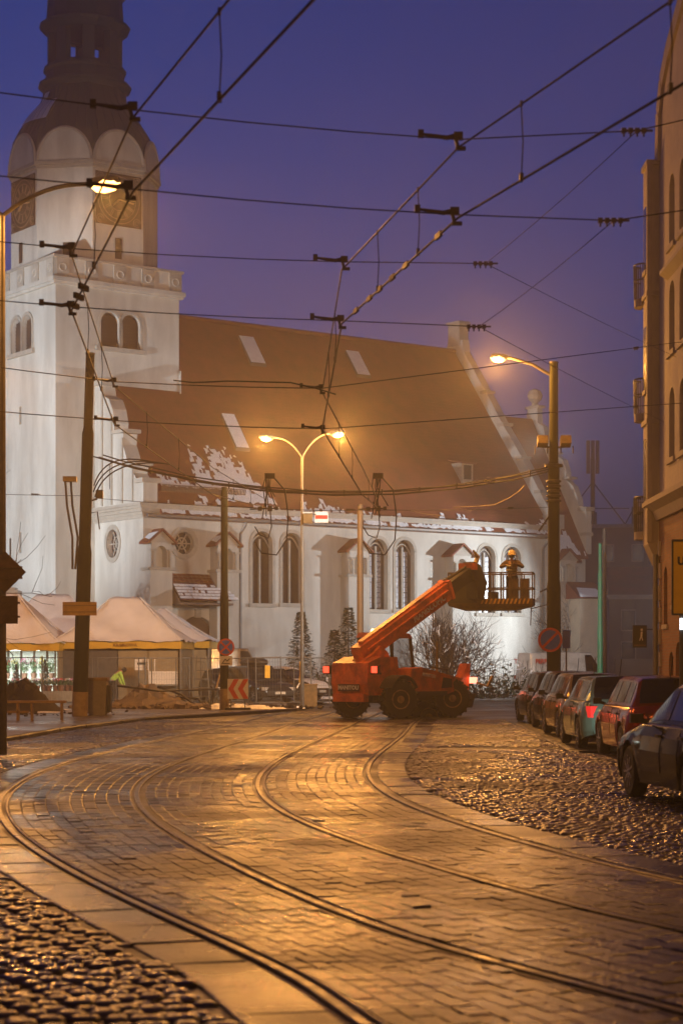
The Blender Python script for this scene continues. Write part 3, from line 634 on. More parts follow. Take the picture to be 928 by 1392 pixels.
for j in range(7):
    a = R(165 + j * 6)
    for q in range(3):
        r0_, z0_ = prof[3 + q]; r1_, z1_ = prof[4 + q]; a1 = a + R(5.6)
        if q == 2 and j not in (2, 3): continue
        sn.add([(TCx + (rr + .05) * math.cos(t) , TCy + (rr + .05) * math.sin(t), z + .03) for rr, z, t in ((r0_, z0_, a), (r0_, z0_, a1), (r1_, z1_, a1), (r1_, z1_, a))], [(0, 1, 2, 3)])
k = sn.build('dome_snow', M_snow, dome); k['kind'] = 'stuff'
ln = MB().lathe((TCx, TCy, 0), [(2.42, 35.6), (2.55, 35.75), (2.75, 35.85), (2.75, 36.0), (2.35, 36.15), (2.3, 36.7), (2.45, 36.8), (2.45, 36.95), (2.15, 37.0), (2.15, 37.15)], 16, rot=math.pi / 16)
ln.lathe((TCx, TCy, 0), [(2.15, 39.0), (2.3, 39.05), (2.65, 39.35), (2.7, 39.5), (2.3, 39.7), (2.2, 41.2), (2.6, 41.6), (2.2, 43.0), (1.2, 44.5), (.5, 46), (.12, 48.5)], 16, rot=math.pi / 16)
for i in range(8):
    a = i * math.pi / 4 + math.pi / 8; ln.box((TCx + 1.95 * math.cos(a), TCy + 1.95 * math.sin(a), 38.05), (.45, .7, 2.0), a)
ln.build('lantern', M_cop, church)
b = MB().lathe((TCx, TCy, 37.1), [(.75, .1), (.7, .35), (.45, .8), (.38, 1.1), (.1, 1.25)], 10).bar((TCx - 1.8, TCy, 38.45), (TCx + 1.8, TCy, 38.45), .14)
b.build('bell', M_cop, church)
HAZE_DENSITY = .0024
M_pole = mat('green_painted_pole', (.018, .02, .007), .8, .25, 4, bump=.1, spec=.15)
M_grey = mat('galvanised_grey', (.13, .13, .125), .5, .15, 5, metal=.4)
M_gvpole = mat('lamp_pole_grey', (.13, .12, .105), .5, .2, 6)
M_blk = mat('black_rubber', (.02, .02, .02), .6, .2, 8)
E_sod = emis('sodium_glow', (1.0, .40, .10), 4)
def head(b, g, p, dx, dy, tilt=.12):
    """lamp head: shell into b, glowing bowl into g; p = arm end, (dx,dy) direction outwards"""
    p = Vector(p); d = Vector((dx, dy, tilt)).normalized(); k = len(b.v); kg = len(g.v)
    b.lathe((0, 0, 0), [(.045, 0), (.09, .05), (.12, .2), (.12, .5), (.08, .64), (.02, .68)], 10)
    g.lathe((0, 0, 0), [(.03, .10), (.11, .18), (.15, .36), (.12, .56), (.02, .68)], 10)
    q = d.to_track_quat('Z', 'Y').to_matrix(); 
    for bb_, kk, off, sc in ((b, k, 0, 1), (g, kg, -.065, 1)):
        for i in range(kk, len(bb_.v)):
            v = q @ (Vector(bb_.v[i]) * .86); bb_.v[i] = tuple(p + v + Vector((0, 0, off)))
    return p + d * .4 - Vector((0, 0, .32))
def double_lamp(name, loc, h, arms, label, power, w=.062, cat='street lamp', point=True):
    """arms: list of (dx, rise, lit). The pole stands at loc"""
    r = empty(name, loc, label, cat)
    MB().tube([(0, 0, 0), (0, 0, 1.6), (0, 0, 1.7), (0, 0, h)], [w * 1.25, w * 1.25, w * 1.05, w * .7], 10).build('pole', M_gvpole, r, smooth='auto')
    for dx, rise, lit in arms:
        pts = [(dx * t, 0, h + rise * (1 - (1 - t) ** 2.2)) for t in np.linspace(0, 1, 9)]
        a = MB().tube(pts, w * .62, 8).build('arm', M_gvpole, r, smooth='auto')
        b = MB(); g = MB(); lp = head(b, g, pts[-1], math.copysign(1, dx), 0)
        hd = b.build('lamp_head', M_gvpole, a, smooth='auto')
        bw = g.build('bowl', E_sod, a, smooth=True)
        if lit: lamp_light('lamp_light', lp, power, parent=r, point=point)
    return r
PW = 1200
double_lamp('street_lamp', (-5.84, 33, .1), 9.3, [(1.45, .55, True), (-1.45, .55, True)], 'tall twin arm street lamp at the left edge beside the arrow board', 380, point=False)
double_lamp('street_lamp', (-1.5, 73, .1), 9.55, [(-1.05, .75, True), (1.05, .9, True)], 'slim twin arm street lamp glowing in front of the red church roof', PW)
# unseen lamps behind the camera, and three added to light house, board and stalls
double_lamp('street_lamp', (6.8, -4, .1), 9.3, [(-1.6, .55, True), (1.6, .55, True)], 'twin arm street lamp standing behind the camera', 260)
double_lamp('street_lamp', (7.9, 19, .1), 8.8, [(-1.4, .5, True)], 'single arm street lamp added out of view to light the yellow board', 420)
double_lamp('street_lamp', (-10.6, 47, .1), 8.8, [(1.2, .55, True)], 'single arm street lamp added out of view to light the house front', 900, point=False)
double_lamp('street_lamp', (-22, 80, .1), 9.3, [(1.6, .55, True), (-1.6, .55, True)], 'twin arm street lamp added out of view to light the stalls', 450, point=False)
# floodlight towards the church, on the right tram pole
lamp_light('floodlight_beam', (7.4, 63.6, 8.95), 5000, (.9, .95, 1.0), R(60), .7, aim=(12, 122, 14), radius=.2)
lamp_light('floodlight_beam', (6.55, 63.6, 8.95), 5000, (1.0, .9, .75), R(110), .7, aim=(-14, 112, 14), radius=.2)
lamp_light('right_lamp', (5.1, 63, 11.6), PW, point=True)

# white floodlights of the church: one on a mast behind the house on the right, one on the far lamp pole at the left
def flood_mast(loc, h, aims, label):
    r = empty('floodlight_mast', loc, label, 'floodlight mast'); MB().tube([(0, 0, 0), (0, 0, h)], .09, 8).build('pole', M_gvpole, r)
    for k, (aim, pw, col, sz) in enumerate(aims):
        p = Vector(loc) + Vector((0, 0, h - .2 - .5 * k)); d = (Vector(aim) - p).normalized(); q = d.to_track_quat('Y', 'Z').to_matrix()
        MB().box(Vector((0, 0, h - .2 - .5 * k)) + d * .15, (.5, .3, .4), rot=q).build('floodlight', M_gvpole, r); lamp_light('floodlight_beam', p + d * .42, pw, col, sz, .6, aim=aim, radius=.15)
flood_mast((26.5, 114.8, .1), 7.0, [((3, 114, 5.0), 10500, (.88, .95, 1.0), R(64))], 'floodlight mast lighting the church wall, behind the town house')
flood_mast((-36, 84, .1), 9.0, [((-15, 112, 16), 16500, (.88, .95, 1.0), R(46)), ((-12, 108, 8), 3600, (.92, .96, 1.0), R(90))], 'floodlight mast lighting the church tower from the market side')
# ---------------------------------------------------------------- tram poles, overhead wires, signs
M_wire = mat('wire', (.05, .045, .04), .5, .2, 9, metal=.5)
M_hw = mat('wire_fitting', (.06, .05, .04), .5, .3, 9, metal=.3)
M_cab = mat('black_cable', (.025, .022, .02), .55, .2, 9)
def at(x, y, Y): return Vector(((x - 464) * Y / 2600, Y, 1.6 + (908 - y) * Y / 2600))
def tram_pole(loc, h, r0, r1, label, lean=0.0, steps=(.45, .78), m=None):
    r = empty('tram_pole', loc, label, 'tram pole', group=None); s1, s2 = h * steps[0], h * steps[1]; L = lambda z: (lean * z / h, 0, z)
    rm = (r0 + r1) / 2
    MB().tube([L(0), L(s1), L(s1 + .25), L(s2), L(s2 + .2), L(h)], [r0, r0 * .97, rm, rm * .97, r1, r1 * .95], 14).build('pole', m or M_pole, r, smooth='auto')
    MB().tube([L(h - .01), L(h + .03)], r1 * 1.05, 14).build('pole_cap', M_hw, r)
    MB().tube([L(0), L(.75)], r0 * 1.06, 14).build('base_sleeve', mat('pole_base_paint', (.32, .22, .10), .6, .25, 6), r, smooth='auto')
    return r
lp = tram_pole((-8.2, 60, .1), 11.35, .235, .145, 'thick olive green tram pole leaning at the market, left of the bin', lean=.33)
rp = tram_pole((6.98, 63, .1), 11.55, .235, .15, 'thick dark green tram pole with street lamp and floodlights by the parked cars', steps=(.36, .70))
p3 = tram_pole((-4.22, 69, .1), 8.0, .16, .10, 'shorter olive pole carrying the no stopping sign and chevron board', steps=(.5, .97))
p4 = tram_pole((.78, 80, .1), 8.3, .14, .11, 'slim grey brown pole rising behind the orange lifting machine', steps=(.62, .97), m=mat('brown_grey_pole', (.10, .075, .055), .6, .2, 5))
M_grn = mat('green_paint_as_lit', (.03, .30, .16), .4, .15, 5)  # green paint made brighter in place of lamp light on the pole
p5 = tram_pole((13.5, 100, .1), 8.0, .15, .09, 'green pole painted as brightly lit in the mist right of the church', steps=(.45, .8), m=M_grn)
p6 = tram_pole((14.55, 106, .1), 9.2, .15, .11, 'pale grey pole in the mist beside the green pole', steps=(.45, .8), m=M_gvpole)
# left pole fittings: ceramic box with two cables, small bracket lamp
b = MB().box((-.30, 0, 7.42), (.42, .3, .16)); bx = b.build('cable_box', mat('ceramic', (.40, .26, .10), .4, .2, 7), lp)
c = MB()
for dx in (-.45, -.28): c.tube([(dx, 0, 7.35), (dx + .05, 0, 6.6), (dx + .22, 0, 5.6), (.0 + dx * .5, 0, 4.6)], .035, 6)
c.build('cable', M_cab, lp)
b = MB().bar((.35, 0, 6.75), (.55, 0, 6.8), .05).box((.62, 0, 6.95), (.22, .2, .26)); b.build('bracket_lamp', M_hw, lp)
b = MB().tube([(.3, 0, 6.35), (.55, 0, 6.4), (.62, 0, 5.85)], .02, 5); b.build('hook', M_hw, lp)
b = MB()
for a in range(10): b.tube([(.25 + .02 * a % .04 + .25 * math.cos(t), -.24, .9 + .0 + 1.3 + .3 * math.sin(t)) for t in (0, .5)], .001, 3) if False else None
# street lamp arm on the right pole
arm = MB().tube([(-.1, 0, 11.15), (-.7, 0, 11.5), (-1.35, 0, 11.7), (-1.6, 0, 11.75)], .05, 8).build('lamp_arm', M_gvpole, rp, smooth='auto')
b = MB(); g = MB(); q = head(b, g, (-1.5, 0, 11.73), -1, 0, .08); b.build('lamp_head', M_gvpole, arm, smooth='auto'); g.build('bowl', E_sod, arm, smooth=True)
for dx, dy, nm in ((-.42, -.1, 1), (.42, -.1, 2)):
    f = MB().box((dx * .9, dy, 8.95), (.34, .36, .28), rot=Matrix.Rotation(R(-18), 3, 'X')).bar((0, 0, 8.75), (dx, dy, 8.78), .06).bar((dx - .2, dy, 8.8), (dx - .2, dy - .05, 8.55), .04).bar((dx + .2, dy, 8.8), (dx + .2, dy - .05, 8.55), .04)
    f.build('floodlight', mat('floodlight_housing', (.16, .11, .05), .5, .25, 6), rp)
for k in range(5): MB().lathe((0, 0, 7.6 - k * .16), [(.2, 0), (.245, .02), (.245, .07), (.2, .09)], 12).build('clamp_ring', M_hw, rp)
MB().lathe((0, 0, 8.1), [(.2, 0), (.3, .02), (.3, .1), (.2, .12)], 12).build('clamp_ring', M_hw, rp)
b = MB().bar((-.15, -.1, 6.5), (-.5, -.1, 6.0), .06).bar((-.15, -.1, 3.6), (-.75, -.1, 3.45), .03).bar((-.75, -.1, 3.5), (-.77, -.1, 2.9), .03).bar((-.15, 0, 4.15), (-.45, 0, 4.0), .05)
b.build('bracket', M_hw, rp)
# ------------------------------------------------------------ contact and messenger wires above each track
def wire(name, pts, r, label, cat='wire', group='overhead tram wires', m=None, n=5):
    o = MB().tube(pts, r, n).build(name, m or M_wire, None, smooth=True); return tag(o, label, cat, group)
PULL = [6.0, 9.5, 13.0, 16.6, 19.3, 21.9, 26.5, 31.4, 37, 42, 47.5]
tz = {1: (-2.24, 56), 2: (1.05, 56)}
def oh(t, y, z):
    if y > 47.5:
        f = (y - 47.5) / 8.5; x0 = float(track_c(t, 47.5)); return Vector((x0 + (tz[t][0] - x0) * f, y, z))
    return Vector((float(track_c(t, y)), y, z))
CZ = lambda y: 5.58 if y <= 44 else 5.58 + .72 * (y - 44) / 12
MZ = lambda y: 6.2 if y <= 44 else 6.2 + .35 * (y - 44) / 12
PP = {1: [5, 10.5, 16.0, 21.3, 31.2, 44, 56], 2: [5, 10.5, 16.9, 22.1, 31.9, 44, 56]}
def chord(t, y, zf):
    P = PP[t]; i = max(0, min(len(P) - 2, int(np.searchsorted(P, y) - 1))); a, c = oh(t, P[i], zf(P[i])), oh(t, P[i + 1], zf(P[i + 1])); return a.lerp(c, (y - P[i]) / (P[i + 1] - P[i]))
for t, nm in ((1, 'left'), (2, 'right')):
    cw = wire('contact_wire', [chord(t, y, CZ) for y in PP[t]], .0115, f'thick lower contact wire hanging over the {"outer" if t == 1 else "inner"} curved tram track')
    mw = wire('messenger_wire', [chord(t, y, MZ) for y in PP[t]], .010, f'thinner carrying wire above the contact wire of the {"outer" if t == 1 else "inner"} track')
    for y in ([13.4, 19.0, 24.2, 27.4, 34.5, 38.5, 48, 52] if t == 1 else [13.2, 15.6, 18.4, 20.2, 24.8, 28, 36, 40, 48, 52]):
        a, c = chord(t, y, MZ), chord(t, y, CZ); MB().tube([a, (a + c) / 2 + Vector((.015, 0, 0)), c], .0055, 4).build('dropper', M_wire, mw)
        MB().box(c + Vector((0, 0, .02)), (.03, .08, .06)).build('clip', M_hw, mw); MB().box(a, (.02, .06, .04)).build('clip', M_hw, mw)
    if t == 2:
        for y in (17.6, 18.9, 19.5, 20.1, 20.6, 21.3):
            c = chord(t, y, CZ); d = (chord(t, y + .05, CZ) - chord(t, y - .05, CZ)).normalized(); MB().bar(c - d * .10, c + d * .10, .028, .05).build('splice_clip', M_hw, cw)
    else:
        for y in (20.0, 20.5, 21.0):
            c = chord(t, y, CZ); MB().bar(c - Vector((.03, .1, 0)), c + Vector((.03, .1, 0)), .035, .06).build('splice_clip', M_hw, cw)
# cross span wires: (left anchor), track 1, track 2, (right anchor), with pull off arms
def arm_hw(p, parent, side=-1, drop=.08, L=.33):
    p = Vector(p); a = p + Vector((side * L, 0, .05))
    MB().tube([a, a.lerp(p, .25), p.lerp(a, .3), p + Vector((0, 0, .04))], [.012, .016, .022, .022], 6).box(a, (.05, .04, .07)).build('pull_off_arm', M_hw, parent)
    MB().box(p + Vector((0, 0, .03)), (.08, .04, .07)).bar(p + Vector((-.02, 0, 0)), p + Vector((0, 0, -drop)), .03).box(p + Vector((.02, 0, -drop)), (.09, .04, .03)).build('clamp', M_hw, parent)
def beads(p, d, parent, n=4):
    p = Vector(p); d = Vector(d).normalized(); b = MB()
    for k in range(n):
        c = p + d * (k - n / 2) * .06; b.box(c, (.04, .035, .045)); b.box(c - Vector((0, 0, .035)), (.015, .015, .04))
    b.bar(p - d * n * .035, p + d * n * .035, .018); o = b.build('insulator', M_hw, parent)
spans = [  # y1, y2, z1, z2, left end, right insulator, right end, label
 (16.0, 16.9, 6.27, 6.27, (-9.5, 15.4, 7.25), (2.67, 17.3, 6.46), (8.5, 18.5, 8.1), 'highest cross wire, spanning between tower lantern and gabled house top'),
 (16.2, 17.0, 5.66, 5.63, (-9.5, 15.7, 6.45), (2.43, 17.1, 5.60), (8.5, 17.6, 6.6), 'second cross wire from the top, crossing the clock face'),
 (21.3, 21.9, 6.27, 6.25, (-9.5, 20.8, 6.95), (1.64, 21.8, 6.21), None, 'third cross wire from the top, ending at insulators in the sky'),
 (21.5, 22.2, 5.66, 5.63, (-9.5, 21.1, 6.3), (1.6, 22.3, 5.58), None, 'fourth cross wire, passing the belfry windows and ending above the church ridge'),
 (31.2, 31.6, 6.27, 6.22, (-9.5, 30.6, 7.05), None, (8.5, 47.8, 9.75), 'fifth cross wire running up right past the lit lamp to the house'),
 (31.4, 32.0, 5.66, 5.6, (-9.5, 31, 6.2), None, (8.5, 47.8, 8.22), 'sixth cross wire, lowest one before the heavy cable bundle')]
for (y1, y2, z1, z2, le, ri, re, lab) in spans:
    p1 = Vector((float(track_c(1, y1)), y1, z1)); p2 = Vector((float(track_c(2, y2)), y2, z2)); pts = sag(le, p1, .05, 5)[:-1] + sag(p1, p2, .02, 4)[:-1] + [p2]
    if ri: pts += [Vector(ri)]
    if re: pts += [Vector(re)]
    o = wire('span_wire', pts, .0065 if y1 < 25 else .009, lab, 'span wire', 'cross wires over the street')
    arm_hw(p1, o); arm_hw(p2, o)
    if ri: beads(ri, (1, 0, 0), o)
    elif re: q = p2.lerp(Vector(re), .82); beads(q, Vector(re) - p2, o, 5)
for a, c, lab in (((1.64, 21.8, 6.21), (2.67, 17.3, 6.46), 'thin slanting wire linking two insulators in the upper right sky'), ((1.6, 22.3, 5.58), (2.43, 17.1, 5.6), 'thin slanting wire rising from above the ridge to the second insulator'),
                  ((1.64, 21.8, 6.21), (8.5, 48.6, 9.5), 'thin wire running down right from the third insulator to the house'), ((1.6, 22.3, 5.58), (8.5, 50.5, 8.1), 'thin wire running down right from the fourth insulator to the house balcony')):
    wire('stay_wire', sag(a, c, .03, 6), .0045, lab, 'stay wire', 'slanting stay wires')
# heavy feeder cable bundle between the two thick poles with hanging loops
A = Vector((-7.85, 60, 8.25)); Bp = Vector((6.8, 63, 8.15))
hc = empty('feeder_cable', A, 'heavy sagging bundle of black cables strung between the two thick poles', 'cable')
def offs(p): return Vector(p) - A
for k, (dz, dy, sg) in enumerate(((0, 0, .95), (-.04, .04, .97), (-.05, -.04, .94), (.03, .03, .96))):
    pts = [offs(p) for p in sag(A + Vector((.25 * k * .5, 0, 0)), Bp + Vector((0, 0, dz)), sg, 24)]
    MB().tube([p + Vector((0, dy, dz + .015 * math.sin(i * 1.9 + k))) for i, p in enumerate(pts)], .022, 5).build('strand', M_cab, hc, smooth=True)
mid = sag(A, Bp, .97, 25)
for i in range(3, 24, 2): MB().box(offs(mid[i]), (.04, .12, .20)).build('cable_clip', M_hw, hc)
for k, (x0, z0) in enumerate(((.12, -.95), (.10, -1.15), (.15, -1.3))):
    P0, P1, P2, P3 = Vector((x0, -.2, z0)), Vector((.35, -.2, z0 + .75)), Vector((.9 + .1 * k, -.1, .05 - .06 * k)), Vector((2.0 + .25 * k, 0, -.2 - .03 * k)); MB().tube([P0 * (1 - t) ** 3 + P1 * 3 * t * (1 - t) ** 2 + P2 * 3 * t * t * (1 - t) + P3 * t ** 3 for t in np.linspace(0, 1, 12)], .022, 5).build('strand', M_cab, hc, smooth=True)
wh = mat('white_tape', (.75, .74, .7), .6, .1, 6)
for t in (.80, .84, .87): p = Vector(sag(A, Bp, .95, 101)[int(t * 100)]); MB().box(offs(p) + Vector((0, -.06, .04)), (.3, .03, .05)).build('tape', wh, hc)
def bundle(x, lab, seed):
    r = random.Random(seed); p = Vector((x, 57.5, 7.35)); t = empty('hanging_cables', p, lab, 'cable loops', group=None)
    for k in range(7):
        x0 = r.uniform(-.15, .1); zl = r.uniform(-.6, -1.3); MB().tube([(x0, 0, .1), (x0 + r.uniform(-.12, .05), 0, -.3), (r.uniform(-.25, .3), 0, zl)], .016, 5).build('strand', M_cab, t, smooth=True)
    MB().tube([(.1, 0, 0), (.45, 0, -.4), (.55, 0, -1.2), (.5, 0, -1.9), (.2, 0, -2.35), (-.25, 0, -2.3), (-.45, 0, -1.95)], .022, 5).build('loop', M_cab, t, smooth=True)
    MB().tube([(.0, 0, -.9), (.05, 0, -1.5), (-.05, 0, -1.85), (-.3, 0, -1.75), (-.45, 0, -1.5)], .02, 5).build('loop', M_cab, t, smooth=True)
    b = MB().bar((-.6, 0, -.98), (.25, 0, -.95), .035).box((-.3, 0, -.97), (.12, .06, .12)).box((0, 0, -.96), (.14, .06, .16)).box((.2, 0, -.95), (.1, .05, .1)); b.build('clamp', M_hw, t)
    b = MB().box((0, 0, .02), (.3, .1, .16)); b.build('hanger', M_hw, t)
bundle(-2.15, 'left one of two tangles of hanging cable loops below the heavy cable', 1); bundle(1.1, 'right one of two tangles of hanging cable loops, above the lifting machine', 2)
for a, c, lab in (((-8.0, 60, 6.95), (-2.2, 57.5, 6.4), 'thin wire from the leaning pole to the left cable tangle'), ((-2.2, 57.5, 6.4), (1.1, 57.5, 6.35), 'thin wire joining the two cable tangles'), ((1.1, 57.5, 6.35), (6.9, 63, 6.9), 'thin wire from the right cable tangle to the lamp pole'), ((-14, 60, 7.2), (-8.1, 60, 7.0), 'thin wire entering from the left to the leaning pole')):
    o = wire('span_wire', sag(a, c, .04, 6), .009, lab, 'span wire'); q = Vector(a).lerp(Vector(c), .75); beads(q, Vector(c) - Vector(a), o, 4)
wire('feeder_cable', [at(x, y, Y) for x, y, Y in ((236, 517, 31.0), (262, 520, 31.1), (310, 518, 31.2), (395, 520, 31.4), (430, 528, 31.5), (456, 536, 31.6))], .012, 'thin black cable sagging between the two fifth cross wire fittings', 'cable', m=M_cab)
o = wire('loose_cable', [at(x, y, 64) for x, y in ((615, 690), (655, 688), (672, 686), (690, 678), (705, 668), (712, 660))], .012, 'pale loose cable end curling in front of the church roof', 'cable', m=mat('pale_cable', (.5, .42, .3), .5, .1, 5))
for pts, lab in (([(556, 694), (580, 699), (605, 702)], 'short pale loose cable beside the right cable tangle'),):
    wire('loose_cable', [at(x, y, 60) for x, y in pts], .012, lab, 'cable', m=MATS['pale_cable'])
# ------------------------------------------------------------ signs
M_wht = mat('sign_white', (.70, .69, .66), .4, .06, 8); M_red = mat('sign_red', (.60, .04, .025), .4, .1, 8); M_blu = mat('sign_blue', (.04, .12, .62), .4, .1, 8)
M_back = mat('sign_back', (.22, .13, .05), .5, .25, 6); M_yel = mat('sign_yellow', (.72, .47, .03), .45, .05, 5); M_ink = mat('sign_black', (.02, .02, .02), .5, .1, 5)
def disc(r, y, n=28): return [(r * math.cos(t), r * math.sin(t)) for t in np.linspace(0, 2 * math.pi, n, endpoint=False)]
def round_sign(loc, rad, label, cross, rz=0):
    s = empty('road_sign', loc, label, 'road sign', rz)
    MB().prism(disc(rad, 0), .0, .015, 'y').build('disc', M_red, s); MB().prism(disc(rad * .80, 0), -.006, .0, 'y').build('field', M_blu, s)
    for a in ((45, -45) if cross else (-45,)):
        MB().box((0, -.010 - .002 * (a > 0), 0), (rad * 1.66, .006, rad * .2), rot=Matrix.Rotation(R(a), 3, 'Y')).build('bar', M_red, s)
    MB().bar((0, .03, -rad), (0, .03, rad), .05).build('bracket', M_grey, s); return s
round_sign((-4.15, 68.75, 2.35), .31, 'round blue and red no stopping sign on the shorter olive pole', True)
s = empty('sign_plate', (-4.15, 68.75, 1.86), 'small white supplementary plate under the no stopping sign', 'sign plate')
MB().box((0, 0, 0), (.46, .015, .34)).build('plate', M_wht, s)
b = MB().bar((-.12, -.012, -.08), (-.02, -.012, .06), .03).bar((-.02, -.012, .06), (.05, -.012, -.02), .03).bar((.05, -.012, -.02), (.14, -.012, .08), .03).box((0, -.012, -.1), (.3, .004, .03)); b.build('symbol', M_ink, s)
s = empty('chevron_board', (-3.7, 68.4, .1), 'red and white chevron board pointing left on two posts in the snow', 'chevron board')
bd = MB().box((0, 0, .75), (.74, .02, .72)).build('board', M_wht, s)
for x in (-.22, .12):
    MB().prism([(x - .12, .75), (x + .08, 1.10), (x + .26, 1.10), (x + .06, .75), (x + .26, .40), (x + .08, .40)], -.018, -.012, 'y').build('chevron', M_red, bd)
for x in (-.25, .25): MB().bar((x, .03, 0), (x, .03, 1.1), .04).build('post', M_grey, s)
MB().box((0, .05, .04), (.9, .4, .08)).build('foot', M_blk, s)
# backs of signs on the lamp pole at the left edge
s = empty('road_sign', (-5.78, 32.9, 3.25), 'brown back of a diamond shaped sign at the left edge', 'road sign'); MB().prism([(0, -.36), (.36, 0), (0, .36), (-.36, 0)], 0, .02, 'y').build('plate', M_back, s); MB().bar((-.3, -.02, .08), (.3, -.02, .08), .04).build('rail', M_back, s); MB().bar((-.3, -.02, -.1), (.3, -.02, -.1), .04).build('rail', M_back, s)
s = empty('road_sign', (-5.78, 32.9, 2.6), 'brown back of a square sign below the diamond one at left edge', 'road sign'); MB().box((0, 0, 0), (.44, .02, .48)).build('plate', M_back, s)
for z in (.12, -.12): MB().bar((-.26, -.02, z), (.26, -.02, z), .035).build('rail', M_back, s)
s = empty('road_sign', (-8.18, 59.7, 3.45), 'wide brown board fixed across the leaning green pole above the stalls', 'road sign'); MB().box((.02, 0, 0), (1.06, .03, .42)).build('plate', mat('orange_board', (.40, .24, .07), .5, .2, 4), s)
for z in (.1, -.1): MB().bar((-.5, -.025, z), (.55, -.025, z), .03).build('rail', M_back, s)
s = empty('hanging_sign', (-.76, 72.9, 7.35), 'small white sign with a red bar hung on the twin lamp pole', 'hanging sign'); MB().box((.0, 0, 0), (.5, .04, .42)).build('plate', M_wht, s); MB().box((0, -.025, 0), (.46, .01, .14)).build('bar', M_red, s); MB().bar((-.76, 0, .1), (-.2, 0, .1), .04).build('bracket', M_grey, s)
s = empty('signal_box', (-1.28, 72.85, 7.3), 'small dark signal box on the twin lamp pole beside red barred sign', 'signal box'); MB().box((0, 0, 0), (.34, .25, .38)).build('housing', M_back, s); MB().box((0, -.15, .2), (.36, .1, .04)).build('hood', M_wht, s)
round_sign((6.82, 62.6, 2.52), .40, 'round blue and red no parking sign behind the lamp pole', False)
s = empty('road_sign', (7.42, 63.2, 2.55), 'blue square sign standing right of the lamp pole above the cars', 'road sign'); MB().box((0, 0, 0), (.26, .02, .6)).build('plate', M_blu, s); MB().bar((.0, .03, -2.4), (0, .03, .3), .05).build('post', M_grey, s)
# yellow detour board at the right edge
s = empty('street_board', (5.72, 30, 0), 'yellow street diversion board with black letters at the right edge', 'street sign')
pl = MB().box((.05, 0, 3.02), (1.2, .03, 1.16)).build('board', M_yel, s)
f = MB()
for a in ((-.55, 2.44, .65, 2.44), (-.55, 3.6, .65, 3.6)): f.bar((a[0], -.018, a[1]), (a[2], -.018, a[3]), .03)
for x in (-.54, .64): f.bar((x, -.019, 2.44), (x, -.019, 3.6), .03)
f.build('frame', M_ink, pl)
text('lettering', 'ul.W', .27, M_ink, pl, (-.47, -.02, 3.30), (R(90), 0, 0), align='LEFT', bold=.006); text('lettering', '1', .24, M_ink, pl, (-.36, -.02, 2.56), (R(90), 0, 0), align='LEFT', bold=.006)
MB().tube([(-.39, .04, 0), (-.39, .04, 3.6)], .035, 8).build('post', M_grey, s); MB().tube([(.5, .04, 0), (.5, .04, 3.6)], .035, 8).build('post', M_grey, s)
MB().tube([(-.39, -.03, 2.2), (-.39, -.03, 2.38)], .04, 8).build('reflector', emis('reflector_glow', (.9, .95, 1), .8), s)  # cap is no lamp; its bright reflection is put in as emission
